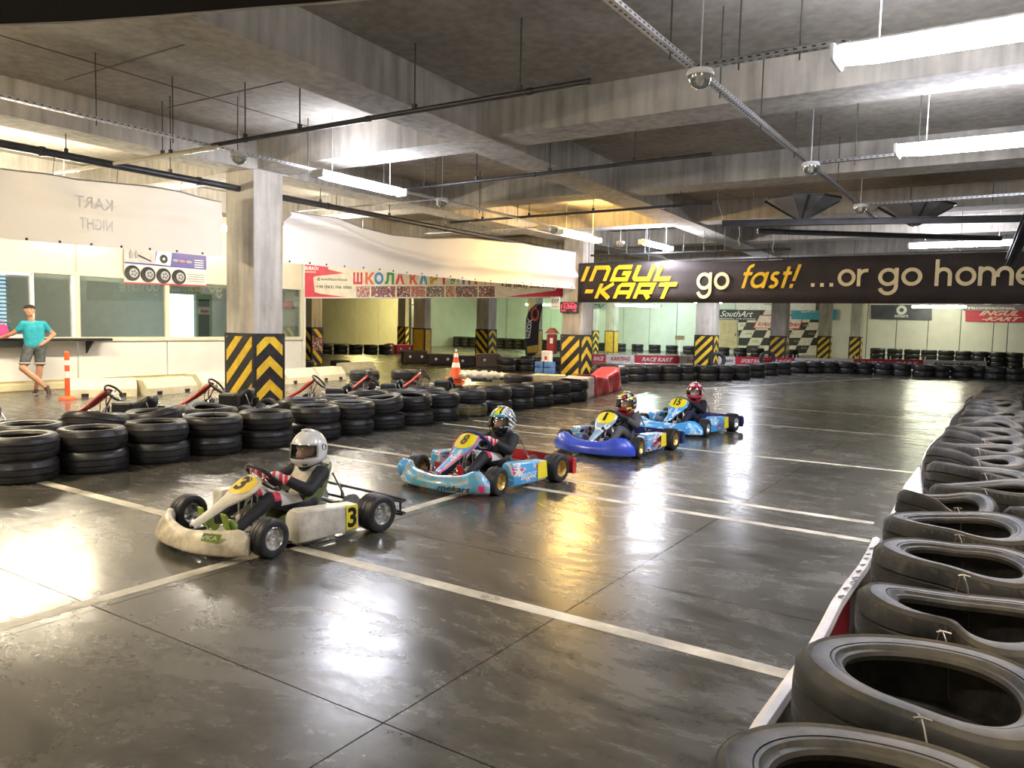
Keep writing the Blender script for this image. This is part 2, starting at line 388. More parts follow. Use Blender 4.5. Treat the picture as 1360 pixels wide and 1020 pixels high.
# ------------------------------------------------------------------ columns
def clip(poly, w_, h):
    for ax, lim, sg in ((0, 0, 1), (0, w_, -1), (1, 0, 1), (1, h, -1)):
        out = []
        for i in range(len(poly)):
            p, q = poly[i], poly[(i + 1) % len(poly)]; a = (p[ax] - lim) * sg; b_ = (q[ax] - lim) * sg
            if a >= 0: out.append(p)
            if a * b_ < 0:
                t = a / (a - b_); out.append((p[0] + (q[0] - p[0]) * t, p[1] + (q[1] - p[1]) * t))
        poly = out
        if len(poly) < 3: return []
    return poly
def hazard(par, O, U, V, w_, h, kind, per=.4):
    O = Vector(O); m = .055; W = w_ - 2 * m; H = h - m - .02; O2 = O + Vector(U) * m + Vector(V) * .02
    polys = []
    if kind in '/\\':
        k = -per * 4
        while k < H + 1:
            p = [(0, k), (W, k + W), (W, k + W + per * .47), (0, k + per * .47)]
            if kind == '\\': p = [(W - a, b_) for a, b_ in p][::-1]
            polys.append(p); k += per
    elif kind == '^':
        k = -per + .1
        while k < H:
            polys.append([(0, k), (W / 2, k + W * .42), (W / 2, k + W * .42 + per * .45), (0, k + per * .45)])
            polys.append([(W / 2, k + W * .42), (W, k), (W, k + per * .45), (W / 2, k + W * .42 + per * .45)]); k += per
    else: polys.append([(0, 0), (W, 0), (W, H), (0, H)])
    for p in polys:
        p = clip(p, W, H)
        if p: MB().prism(p, .003, O2, U, V).build('hazard_stripe', M_plainyel if kind == 'y' else M_yellow, par)
def column(xc, yf, wx, wy, label, k1='/', k2='^', zt=4.0, hs=1.3, face='r', per=.4, sleeve=None):
    """xc,yf = the corner nearest the camera (right, front); the block runs to -x and +y"""
    c = empty('concrete_column', (xc - wx / 2, yf + wy / 2, 0), 0, label, 'column', 'concrete columns of the hall')
    MB().bbox((0, 0, zt / 2 + hs / 2 - .1), (wx, wy, zt - hs + .2), .012).build('shaft', M_colc, c)
    bd = MB().box((0, 0, hs / 2), (wx + .05, wy + .05, hs)).build('hazard_panel', M_black, c)
    hazard(bd, (-wx / 2 - .025, -wy / 2 - .025, 0), (1, 0, 0), (0, 0, 1), wx + .05, hs, k1, per)
    hazard(bd, (wx / 2 + .025, -wy / 2 - .025, 0), (0, 1, 0), (0, 0, 1), wy + .05, hs, k2, per)
    return c
def rr(px, y=440): d = ray(px, y); return d.x / d.y
def col_px(pl, pc, pr, X, label, k1, k2, **kw):
    """front face spans pixels pl..pc, side face pc..pr; the corner stands at world X"""
    Y = X / rr(pc); wx = Y * (rr(pc) - rr(pl)); wy = X / rr(pr) - Y
    return column(X, Y, wx, max(.3, min(wy, .9)), label, k1, k2, **kw)
column(-10.63, 8.41, .72, .6, 'nearest concrete column with black and yellow chevrons behind the tyre wall', '/', '^', zt=4.0)
col_px(746, 771.5, 786, -10.35, 'chevron column under the left end of the black and yellow banner', '/', '^')
col_px(923.5, 948, 954.5, -10.2, 'chevron column with an upright tyre leaning at its foot', '/', '^')
col_px(1023, 1044, 1048, -8.7, 'chevron column standing in front of the chequered wall poster', '/', '^')
col_px(1086.5, 1103, 1105, -8.5, 'pale column just right of the chequered poster, by blue banner', '/', '^')
col_px(1129, 1143.5, 1146, -7.2, 'farthest striped column at the left edge of the right panel wall', '/', '^')
col_px(403, 414, 428, -20.0, 'striped column with a poster beside the end of the glazed office', '\\', '\\')
col_px(528.5, 538, 539, -28., 'narrow striped column against the yellow lit panel wall', '/', '/')
col_px(549, 564, 572, -20.8, 'column with plain yellow panels left of the traffic cone', 'y', 'y')
col_px(632.5, 648.5, 659, -20.2, 'chevron column behind and to the right of the traffic cone', '\\', '^')
col_px(700, 711, 720, -20.5, 'yellow based column half hidden by the black feather flag', 'y', 'y')
col_px(783, 787, 795, -20.0, 'narrow chevron column just right of the red clock column', '\\', '^')
col_px(804, 815.5, 821, -20.3, 'grey column with plain yellow base behind the red white barrier', 'y', 'y')
col_px(870, 883.5, 893, -20.1, 'chevron column with dull grey stripes beneath the banner letters', '\\', '^')
# ------------------------------------------------------------------ lamps
M_house = mat('lamp_housing', (.75, .75, .75), .5, var=.03)
def tube_lamp(c, along, ln, col, k, label, wd=1.):
    c = Vector(c)
    t = empty('tube_lamp', c, 0 if along == 'X' else pi / 2, label, 'lamp', 'fluorescent lamps')
    MB().bbox((0, 0, .075), (ln + .02, .07 * wd, .04), .012).build('housing', M_house, t)
    e = emis('lamp_glow_' + col[1:] + '_%d' % round(k * 100), col, LAMP * k)
    mb = MB(); R = []
    for i in range(9):
        s = -1 + 2 * i / 8; x = s * ln / 2; sh = 1 if abs(s) < .99 else .75
        R.append([(x, .10 * wd * cos(pi * a / 8) * sh, .01 + .055 * sin(pi * a / 8) * sh) for a in range(16)])
    mb.loft(R).build('diffuser', e, t, smooth='auto')
    for s in (-1, 1): MB().bbox((s * (ln / 2 + .02), 0, .02), (.04, .215 * wd, .12), .015).build('end_cap', M_house, t)
    for s in (-.35, .35): MB().tube([(s * ln, 0, .07), (s * ln, 0, ZC - c.z)], .006, 6).build('hanger_rod', M_house, t)
    return t
CW, WW, GW, NW = '#eef0ff', '#ffd98c', '#e2fff0', '#fff4e2'
tube_lamp((-8.43, 8.66, 3.6), 'Y', 1.75, CW, 1.0, 'bright tube lamp just right of the nearest concrete column')
tube_lamp((-8.64, 16.0, 3.6), 'Y', 1.85, '#ffd07a', 1.35, 'warm yellow tube lamp above the left end of black banner')
q_ = gp(872, 327, 3.64); tube_lamp((q_.x, q_.y, 3.64), 'Y', 1.8, CW, 1.9, 'white tube lamp glowing just above the black banner left half')
tube_lamp((-8.5, 28.8, 3.6), 'Y', 1.8, CW, 2.5, 'white tube lamp hidden behind the banner over the middle of the hall')
tube_lamp((-.35, 6.35, 3.6), 'X', 1.8, CW, 1.0, 'largest glaring tube lamp at the upper right corner', 1.7)
tube_lamp((-.35, 9.9, 3.6), 'X', 1.8, CW, 1.0, 'second glaring tube lamp at right, below the largest one', 1.7)
tube_lamp((-1.2, 20.6, 3.6), 'X', 2.1, CW, 1.2, 'white tube lamp above the word home on the banner')
for x, y, a, c_, k, lb in ((1.2, 1.2, 'X', NW, .8, 'unseen fill lamp added overhead behind the photographer'), (-5.2, -.6, 'X', NW, .9, 'unseen fill lamp added over the near end of the track'),  # unseen lamps, added to light the near hall and floor
        (-8.5, 1.6, 'Y', '#ffe9c4', 2.2, 'unseen warm fill lamp added over the near left tyres'), (-13.6, 6.3, 'Y', '#fff0d2', 2.1, 'unseen fill lamp added to brighten the office wall by the man'),  # both unseen, added to brighten the near banner, tyres and office wall
        (-13.6, 10.0, 'Y', NW, 1.4, 'unseen fill lamp added behind the head of the nearest column'), (-13.6, 13.4, 'Y', NW, 1.3, 'unseen fill lamp added for the office wall beyond the parked karts'), (-17.5, 20., 'Y', WW, .9, 'warm tube lamp behind the school banner'),  # first two are added out of sight to brighten the office wall
        (-24., 32.5, 'X', '#ffee9a', 3.6, 'yellow tube lamp before the yellow lit panel wall'), (-32., 33., 'X', '#ffee9a', 3.4, 'yellow tube lamp in the far left bay')):
    tube_lamp((x, y, 3.35 if x == -13.6 else 3.62), a, 1.7, c_, k, lb)
p = gy(1247, 408, 44.5); tube_lamp(p, 'X', 2.4, '#f4f6d8', 1.2, 'tube lamp hanging between the two banners on the far right wall')
p = gy(843, 406, 41.); tube_lamp(p, 'X', 2.3, GW, 1.4, 'greenish tube lamp below the letters of the kart name')
p = gy(862, 407, 45.); tube_lamp(p, 'X', 1.5, GW, 1.2, 'small greenish tube lamp left of the lone upright tyre')
p = gy(941, 402, 42.); tube_lamp(p, 'X', 1.6, NW, 1.4, 'small tube lamp right below the word go')
p = gy(716, 405, 44.); tube_lamp(p, 'X', 2., '#cfffc8', 1.3, 'green tube lamp at the back wall behind the feather flag')
p = gy(610, 405, 44.); tube_lamp(p, 'X', 2., GW, 1.1, 'pale tube lamp at the back wall above the traffic cone')

# ------------------------------------------------------------------ trays, conduits and rods under the ceiling
M_galv = mat('galvanised_steel', (.52, .53, .54), .35, .8, var=.15, scale=20)
M_dpipe = mat('dark_steel_pipe', (.045, .045, .05), .4, .3, var=.3)
M_rod = mat('hanger_rod_dark', (.05, .05, .045), .6)
def tray(a, b, name='cable_tray', label='', wd=.07, rods=()):
    a = Vector(a); b = Vector(b); t = empty(name, a, 0, label, 'cable tray'); d = b - a; L_ = d.length; u = d.normalized(); n = Vector((-u.y, u.x, 0))
    mb = MB(); hw = wd / 2
    R = [[p + n * x + Vector((0, 0, z)) for x, z in ((-hw, .035), (-hw, 0), (hw, 0), (hw, .035), (hw - .004, .035), (hw - .004, .004), (-hw + .004, .004), (-hw + .004, .035))] for p in (Vector(), d)]
    mb.loft(R).build('channel', M_galv, t)
    mb = MB(); k = int(min(L_ / .07, 170))
    for i in range(k):
        c = u * (L_ * (i + .5) / k); mb.box(c + Vector((0, 0, -.0012)), (.035, .014, .002), atan2(u.y, u.x)); mb.box(c + n * (-hw - .001) + Vector((0, 0, .018)), (.03, .002, .012), atan2(u.y, u.x)); mb.box(c + n * (hw + .001) + Vector((0, 0, .018)), (.03, .002, .012), atan2(u.y, u.x))
    o = mb.build('slot', M_rod, t); o['kind'] = 'stuff'
    MB().tube([Vector((0, 0, .03)) + n * .01, d * .5 + Vector((0, 0, .034)) - n * .01, d + Vector((0, 0, .03))], .014, 6).build('cable', M_dpipe, t)
    for s in rods:
        q = d * s; MB().tube([q - Vector((0, 0, .06)), q + Vector((0, 0, ZC - a.z))], .007, 6).build('hanger_rod', M_rod, t)
    return t
def pipe(a, b, r, m, label, rods=(), cat='pipe', name='pipe', end=False):
    a = Vector(a); b = Vector(b); d = b - a; t = empty(name, a, 0, label, cat)
    MB().tube([Vector(), d * .5, d], r, 10).build('pipe_run', m, t, smooth='auto')
    for s in (.12, .5, .88): 
        q = d * s; u = d.normalized(); MB().tube([q - u * .03, q + u * .03], r * 1.25, 10).build('coupling', m, t)
    for s in rods:
        q = d * s; MB().tube([q, q + Vector((0, 0, ZC - a.z))], .008, 6).build('hanger_rod', M_rod, t)
        MB().box(q + Vector((0, 0, r + .02)), (.04, .04, .05)).build('clamp', M_rod, t)
    return t
tray((-2.42, 3.2, 3.72), (-2.40, 16.6, 3.72), label='long perforated cable tray running over the right half of track', rods=(.1, .2, .29, .39, .5, .6, .7, .8))
tray((-8.84, 3.5, 3.74), (-8.84, 17.0, 3.74), label='long perforated cable tray running past the nearest column', rods=(.1, .17, .24, .33, .45, .55, .65, .75))
tray((-2.4, 6.42, 3.73), (-1.2, 6.42, 3.73), label='short cable tray leading to the largest lamp at right', rods=(.3, .7))
tray((-2.4, 10.75, 3.73), (1.2, 10.6, 3.73), label='short cable tray leading to the second lamp at right', rods=(.15, .35))
tray((-2.4, 14.6, 3.73), (1.5, 14.4, 3.73), label='cable tray crossing above the black steel beams', rods=(.2, .5))
pipe((-8.9, 6.39, 3.78), (-3.39, 6.41, 3.78), .028, M_dpipe, 'dark pipe crossing the ceiling above the nearest lamp', rods=(.12, .3, .62, .86))
pipe((-12.75, 6.33, 3.75), (-8.75, 6.38, 3.75), .024, M_cream, 'upper cream conduit above the near white banner', rods=(.7,))
pipe((-12.3, 6.22, 3.71), (-8.75, 6.30, 3.71), .024, M_cream, 'lower cream conduit above the near white banner', rods=(.75,))
pipe((-8.9, 10.05, 3.78), (-3.41, 9.79, 3.78), .026, M_dpipe, 'dark pipe crossing the ceiling behind the nearest beam crossing', rods=(.1, .3, .55, .8))
pipe((-10.7, 13.75, 3.78), (-4.67, 13.56, 3.78), .026, M_dpipe, 'dark pipe crossing above the left end of the banner', rods=(.15, .35, .6, .9))
pipe((-12.4, 10.9, 3.74), (-8.75, 10.9, 3.74), .014, M_galv, 'thin bright conduit reaching the dome lamp beside the bright tube', rods=(.3,))
pipe((-12.4, 14.95, 3.74), (-8.8, 15.0, 3.74), .014, M_galv, 'thin bright conduit reaching the dome lamp by the warm tube', rods=(.3,))
pipe((-11.0, 2.2, 3.70), (-11.0, 8.4, 3.70), .055, M_dpipe, 'thick dark pipe above the near white banner', rods=(.55, .8))
pipe((-11.05, 9.3, 3.70), (-11.15, 18.9, 3.70), .055, M_dpipe, 'thick dark pipe above the second white banner', rods=(.1, .3, .5))
pipe((-9.9, 19.0, 3.48), (-4.6, 19.0, 3.48), .03, M_dpipe, 'dark pipe just above the left half of the black banner', rods=(.1, .2, .3, .4, .5, .6, .7))
pipe((-9.9, 23.5, 3.55), (2.0, 23.5, 3.55), .03, M_dpipe, 'dark pipe beyond the black banner top edge', rods=(.1, .3, .5, .8))
# black steel beams and leaning post on the right
a, b_ = gp(959, 297, 3.5), gp(1362, 290, 3.5)
def steel(a, b, label, s=.11):
    a = Vector(a); b = Vector(b); d = b - a; t = empty('steel_beam', a, 0, label, 'beam'); u = d.normalized(); n = u.cross(Vector((0, 0, 1))).normalized(); v = n.cross(u)
    for k, nm in ((s / 2 - .008, 'flange'), (-s / 2 + .008, 'flange')):
        MB().loft([[p + n * x + v * (k + z) for x, z in ((-s / 2, -.008), (s / 2, -.008), (s / 2, .008), (-s / 2, .008))] for p in (Vector(), d)]).build(nm, M_dpipe, t)
    MB().loft([[p + n * x + v * z for x, z in ((-.02, -s / 2), (.02, -s / 2), (.02, s / 2), (-.02, s / 2))] for p in (Vector(), d)]).build('web', M_dpipe, t)
    return t
steel(a, a + (b_ - a) * 1.3, 'upper black steel beam hanging in front of the banner')
a2, b2 = gp(1006, 307, 3.42), gp(1330, 317, 3.42); steel(a2, b2, 'lower black steel beam hanging in front of the banner', .09)
a3 = gy(1342, 348, 14.5); b3 = gy(1375, 268, 12.5); steel(a3, b3, 'leaning black steel strut at the right end of the banner', .13)
for q, q2, lb in ((a, b_, 'upper'), (a2, b2, 'lower')):
    u_ = (q2 - q).normalized() * .3
    st = MB().tube([q + Vector((.03, 0, .05)), q + Vector((-.1, .0, .4)), q + Vector((-.12, 0, ZC - q.z))], .006, 5).build('tie_wire', M_galv)
    tag(st, 'thin wire holding the left end of the %s black steel beam' % lb, 'wire')
    st = MB().tube([q + u_ + Vector((0, 0, -.03)), q + u_ + Vector((.03, 0, -.22)), q + u_ + Vector((0, 0, -.30)), q + u_ + Vector((.03, 0, -.4))], .007, 5).build('loose_cord', mat('white_cord', (.7, .68, .6), .7))
    tag(st, 'loose white cord dangling below the %s black steel beam' % lb, 'cord')
MB_post = empty('thin_post', (.16, 9.6, 0), 0, 'thin dark post at the right picture edge behind the tyres', 'post')
MB().tube([(0, 0, 0), (0, 0, 2.0)], .022, 10).build('shaft', mat('post_brown', (.03, .022, .016), .5), MB_post)
MB().lathe([(0, 0), (.09, 0), (.09, .015), (.03, .02)], 16).build('foot_plate', M_dpipe, MB_post)
# glass dome luminaires
M_dome = glass('dome_glass', (.88, .88, .84), .22, .15)
def dome(p, label):
    t = empty('dome_lamp', p, 0, label, 'lamp', 'glass dome lamps')
    MB().lathe([(0, .03), (.1, .03), (.115, .0), (.11, -.02), (.1, -.02)], 24).build('base_ring', M_house, t, smooth='auto')
    MB().lathe([(.1 * cos(a * pi / 16), -.02 - .105 * sin(a * pi / 16)) for a in range(9)], 24).build('glass_dome', M_dome, t, smooth=True)
    MB().lathe([(0, -.02), (.03, -.02), (.035, -.06), (.02, -.09), (0, -.095)], 12).build('bulb', mat('bulb_white', (.85, .83, .75), .3), t, smooth=True)
    MB().tube([(0, 0, .03), (0, 0, ZC - p.z)], .008, 6).build('stem', M_galv, t)
dome(gp(930, 98, 3.66), 'nearest glass dome lamp under the long right cable tray')
dome(gp(1077, 219, 3.66), 'second glass dome lamp along the right cable tray')
dome(gp(1143, 274, 3.66), 'farthest glass dome lamp on the right cable tray')
dome(gp(317, 206, 3.68), 'glass dome lamp in front of the nearest column head')
dome(gp(587, 266, 3.68), 'glass dome lamp right of the bright tube lamp')
dome(gp(735, 303, 3.66), 'glass dome lamp left of the warm yellow tube')
dome(gp(824, 322, 3.66), 'tiny glass dome lamp right of the warm yellow tube')
dome(gp(772, 252, 4.38), 'dome lamp fixed close to the slab above warm tube')
# thin wires slung between rods
wr = MB().tube([gp(622, 266, 4.3), gp(700, 259, 4.3), gp(772, 251, 4.36), gp(795, 249, 4.4)], .006, 5).build('slung_wire', M_rod); tag(wr, 'thin wire leading to the dome close to the slab', 'wire')
# funnel shaped hoods
for (px, py, lb) in ((1065, 268, 'dark funnel shaped hood hanging above the black steel beams'), (1215, 276, 'second faint funnel hood right of the first, in lamp glare')):
    c = gp(px, py, 3.95); h = empty('ceiling_hood', (c.x, c.y, 3.98), 0, lb, 'hood')
    mb = MB(); mb.lathe([(.68, .0), (.66, -.03), (.06, -.36), (.0, -.38)], 4 if False else 8).build('funnel', mat('hood_grey', (.22, .22, .23), .6), h)
    for k in range(4):
        a_ = k * pi / 2 + .4; MB().tube([(.67 * cos(a_), .67 * sin(a_), -.02), (.05 * cos(a_), .05 * sin(a_), -.37)], .02, 5).build('rib', M_dpipe, h)
    MB().lathe([(.70, .02), (.70, -.02), (.66, -.02)], 8).build('rim', M_dpipe, h)
# dark canopy edge at the top left corner
pts = [gp(x, y, 2.75) for x, y in ((-260, 37), (-80, 36), (0, 33), (100, 29), (200, 22), (320, 12), (440, 3), (560, -9))]
cv = empty('canopy', pts[0], 0, 'black cloth canopy edge with white piping, top left corner', 'canopy')
o0 = pts[0]; mb = MB(); R = []
for p in pts: R.append([p - o0, p - o0 + Vector((.0, 0, .02)), p - o0 + Vector((.25, -.75, .32)), p - o0 + Vector((.26, -.76, .30))])
mb.loft(R).build('cloth', mat('canopy_black', (.02, .016, .016), .8), cv, smooth='auto')
MB().tube([p - o0 for p in pts], .006, 6).build('piping', mat('piping_white', (.7, .66, .62), .5), cv)
for k in (1, 4, 6): MB().tube([pts[k] - o0 + Vector((.2, -.6, .25)), pts[k] - o0 + Vector((.2, -.6, ZC - 2.75))], .006, 5).build('suspension_wire', M_rod, cv)
# ------------------------------------------------------------------ tyres
M_rub = mat('tyre_rubber', (.018, .018, .019), .45, var=.35, scale=5, dust=(.09, .08, .06), dustamt=.3, bump=.15)
M_tread = mat('tyre_tread_rubber', (.020, .020, .022), .36, var=.35, scale=7, dust=(.085, .08, .07), dustamt=.3, bump=.2)
M_rubd = mat('dusty_tyre_rubber', (.030, .028, .024), .62, var=.4, scale=5, dust=(.20, .165, .11), dustamt=.7, bump=.2)
M_treadd = mat('dusty_tyre_tread', (.022, .021, .021), .56, var=.4, scale=7, dust=(.10, .087, .065), dustamt=.5, bump=.25)
M_rubm = mat('muddy_tread', (.16, .13, .05), .6, var=.4, scale=8, dust=(.03, .03, .03), dustamt=.6)
def tyre_meshes(key, n, R=.335, hw=.103, rb=.205, notch=0, dents=(), mats=(None, None), twist=0., lean=0.):
    def fr(r, h, a):
        k = 1.
        for a0, amp, wd in dents:
            d = (a - radians(a0) + pi) % (2 * pi) - pi; g = exp(-(d / wd) ** 2); k -= amp * g
        if lean: h = h + lean * sin(a * 2 + twist) * r / R
        return r * k, h
    def fr2(r, h, a):
        if notch and abs(h) > hw * .45 and r > R - .012 and (a * notch / (2 * pi)) % 1 < .28: r -= .011
        return fr(r, h, a)
    g = hw
    prof = [(R - .012, g - .022), (R - .02, g - .010), (R - .028, g - .004), (R - .035, g + .004), (R - .043, g - .002), (R - .068, g + .003), (R - .09, g), (rb + .046, g - .008), (rb + .036, g - .001), (rb + .027, g - .003), (rb + .019, g - .013), (rb + .007, g - .016), (rb, g - .026), (rb + .006, g - .042),
            (R - .075, g - .02), (R - .04, g - .035), (R - .025, 0)]
    prof = prof + [(r, -h) for r, h in prof[-2::-1]]
    A = MB().lathe(prof, n, closed=True, fr=fr).mesh('tyre_carcass_' + key, mats[0], smooth='auto')
    zs = [g - .010, g - .028, .36 * g, .30 * g, .24 * g, .04 * g, -.04 * g, -.24 * g, -.30 * g, -.36 * g, -g + .028, -g + .010]
    rs = [R - .016, R, R, R - .009, R, R, R, R, R - .009, R, R, R - .016]
    rs = [R - .018, R - .003, R, R - .009, R + .001, R + .001, R + .001, R + .001, R - .009, R, R - .003, R - .018]
    pt = list(zip(rs, zs)); pt = pt + [(R - .02, -g + .02), (R - .02, g - .02)]
    B = MB().lathe(pt, n, closed=True, fr=fr2).mesh('tyre_tread_' + key, mats[1], smooth='auto')
    return A, B
TK = {}
TK['far'] = tyre_meshes('far', 28, mats=(M_rub, M_tread))
TK['mid'] = tyre_meshes('mid', 44, mats=(M_rub, M_tread), notch=0)
TK['mid2'] = tyre_meshes('mid2', 44, mats=(M_rub, M_tread), notch=44, R=.325, hw=.098)
TK['midb'] = tyre_meshes('midb', 44, mats=(M_rub, M_tread), dents=((80, .14, .7),), lean=.02)
TK['mud'] = tyre_meshes('mud', 60, mats=(M_rub, M_rubm), notch=60)
TK['near'] = tyre_meshes('near', 96, mats=(M_rubd, M_treadd), notch=96)
TK['n0'] = tyre_meshes('n0', 120, mats=(M_rubd, M_treadd), notch=0, dents=((95, .05, .5),), lean=.012)
TK['n1'] = tyre_meshes('n1', 120, mats=(M_rubd, M_treadd), notch=0, dents=((268, .10, .45), (85, .05, .6)), lean=.015, hw=.107)
TK['n2'] = tyre_meshes('n2', 120, mats=(M_rubd, M_treadd), notch=60, dents=((255, .50, .42), (175, -.04, .5)), lean=.03, twist=1.0)
TK['n3'] = tyre_meshes('n3', 120, mats=(M_rubd, M_treadd), notch=90, dents=((262, .20, .45), (95, .22, .45)), lean=.012)
TK['n4'] = tyre_meshes('n4', 120, mats=(M_rubd, M_treadd), notch=72, dents=((268, .30, .6), (92, .12, .5)), lean=.02)
TK['n5'] = tyre_meshes('n5', 80, mats=(M_rubd, M_treadd), notch=0, dents=((250, .42, .6), (80, .15, .4)), lean=.04, twist=.5)
def tyre(kind, loc, label, group, rz=0., tilt=None, sc=1.):
    A, B = TK[kind]
    o = link('tyre', A); tag(o, label, 'tyre', group); o.location = loc
    o.rotation_euler = (tilt[0], tilt[1], rz) if tilt else (0, 0, rz); o.scale = sc if isinstance(sc, tuple) else (sc,) * 3
    link('tread', B, o); return o
TH = .2155
PL = []
def free(c, r=.672):
    if any((c.x - a) ** 2 + (c.y - b) ** 2 < r * r for a, b in PL): return False
    PL.append((c.x, c.y)); return True
def away(p, d):      # push a point on the floor away from the camera by d
    q = Vector((p.x, p.y, 0)); return q + q.normalized() * d

# track-side row on the left, stacks of two
GL = 'tyres of the left track barrier'
base = [(-60, 657), (28, 645), (118, 632), (211, 618), (287, 607), (361, 598), (425, 587), (471, 579), (505, 572), (548, 565.5), (585, 560), (622, 554), (654, 548), (686, 544), (713, 540), (739, 536.5), (760, 534)]
left_pos = []
for i, (px, py) in enumerate(base[1:]):
    c = away(gp(px, py), .315); c.x = -7.74 + (c.x + 7.74) * .4
    if left_pos and (c - left_pos[-1]).length < .665: c = left_pos[-1] + (c - left_pos[-1]).normalized() * .668
    left_pos.append(c.copy()); nm = ORD[i]; PL.append((c.x, c.y))
    k0, k1 = ('mid', 'mid2') if i % 3 else ('mid2', 'mid')
    if i == 10: k0 = 'mud'
    if i in (7,): k1 = 'midb'
    tyre(k0, (c.x, c.y, TH / 2), 'bottom tyre of the %s stack from the left in the track-side barrier' % nm, GL, rnd.random() * 6)
    if i in (7, 8): tyre(k1, (c.x + .02, c.y - .05, TH * 1.5 + .03), 'slightly tilted top tyre of the %s stack in the track-side barrier' % nm, GL, rnd.random() * 6 if i != 7 else .3, (.06, -.07))
    else: tyre(k1, (c.x + rnd.uniform(-.012, .012), c.y, TH * 1.5 + .001), 'top tyre of the %s stack from the left in the track-side barrier' % nm, GL, rnd.random() * 6)
# loose second row behind it
GB = 'tyres lying behind the left barrier'
for i, (k, tl) in enumerate(((0, 0), (1, .12), (2, .10), (3, .06), (5, 0), (6, .0), (7, .08), (8, 0), (9, 0))):
    a = left_pos[k]; b_ = left_pos[k + 1]; c = (a + b_) / 2 + Vector((-.63, .04, 0)); PL.append((c.x, c.y))
    tyre('mid', (c.x, c.y, TH / 2), 'lower tyre of the %s pile from the left behind the track-side barrier' % ORD[i], GB, rnd.random() * 6)
    tyre('midb' if tl else 'mid', (c.x, c.y, TH * 1.5 + .012 + tl * .33), '%s tyre from the left lying %s on the second row' % (ORD[i], 'askew' if tl else 'flat'), GB, rnd.random() * 6, (tl, -tl * .6))
# inner bend left of the cone
GI = 'stacks left of the traffic cone'
for i, (px, py) in enumerate(((484, 519), (511, 518), (538, 517), (566, 518))):
    c = away(gp(px, py), .31)
    if not free(c): continue
    for k in range(2): tyre('mid', (c.x, c.y, TH * (k + .5) + .001 * k), '%s tyre of %s stack just left of the traffic cone' % (('lower', 'upper')[k], ORD[i]), GI, rnd.random() * 6)
# inner bend right of the cone up to the red and white tarp
GR = 'stacks right of the traffic cone'
for i, (px, py) in enumerate(((636, 528), (662, 526), (688, 524), (712, 522))):
    c = away(gp(px, py), .31); kk = 2 if i in (1, 2) else 1
    if not free(c): continue
    for k in range(kk): tyre('mid', (c.x, c.y, TH * (k + .5) + .001 * k), '%s tyre of %s pile right of the cone beneath tarpaulins' % (('lower', 'upper')[k], ORD[i]), GR, rnd.random() * 6)
# far side of the track: row behind the karts
GF = 'tyres of the far track barrier'
fb = [(842, 507), (858, 506.3), (882, 506), (904, 505.5), (930, 505.5), (957, 505), (982, 504), (1003, 501.5), (1020, 499), (1038, 497.6), (1058, 496), (1078, 496), (1098, 496), (1118, 496.5), (1138, 497), (1158, 497.7), (1176, 498.2), (1194, 499), (1216, 500.3), (1240, 501), (1262, 501.6), (1284, 502.2), (1305, 503), (1325, 504), (1346, 505.5)]
far_pos = []
for i, (px, py) in enumerate(fb):
    c = away(gp(px, py), .33)
    if far_pos:
        d = c - far_pos[-1]
        if d.length < .67: c = far_pos[-1] + d.normalized() * .672
    far_pos.append(c.copy()); PL.append((c.x, c.y))
    for k in range(2):
        tyre('far', (c.x + rnd.uniform(-.03, .03) * k, c.y, TH * (k + .5) + .001 * k), '%s tyre of the %s stack from left along the far barrier' % (('lower', 'upper')[k], ORD[i]), GF, rnd.random() * 6)
# fill the gaps of the far row with a second line just behind
j = 0
for i in range(len(far_pos) - 1):
    d = far_pos[i + 1] - far_pos[i]
    if d.length > 1.0:
        nfill = int(d.length / .8)
        for q in range(1, nfill + 1):
            c = far_pos[i] + d * (q / (nfill + 1)) + Vector((-.4, .66, 0)); j += 1
            if j > 32: break
            if not free(c): continue
            for k in range(2): tyre('far', (c.x, c.y, TH * (k + .5) + .001 * k), '%s tyre of %s stack set back behind the far barrier' % (('lower', 'upper')[k], ORD[j - 1]), 'tyres set back behind the far barrier', rnd.random() * 6)
# rows along the back walls (only their tops show above the banners)
GW_ = 'tyres along the back wall'
for i in range(26):
    px = 778 + i * 22.8; p_ = gy(px, 470, 45.2); n_ = 3 if i > 13 else 2
    if -9.9 < p_.x < -8.0 or -8.3 < p_.x < -6.7: continue
    for k in range(n_): 
        if k < n_ - 2: continue
        tyre('far', (p_.x, 45.2, TH * 1.12 * (k + .5) + .001 * k), '%s visible tyre of %s stack along the back wall' % ('lower' if k == n_ - 2 else 'upper', ORD[i]), GW_, rnd.random() * 6, sc=1.12)
    if n_ == 3: tyre('far', (p_.x, 45.2, TH * .56), 'lowest tyre of %s stack along the back wall' % ORD[i], GW_, sc=1.12)
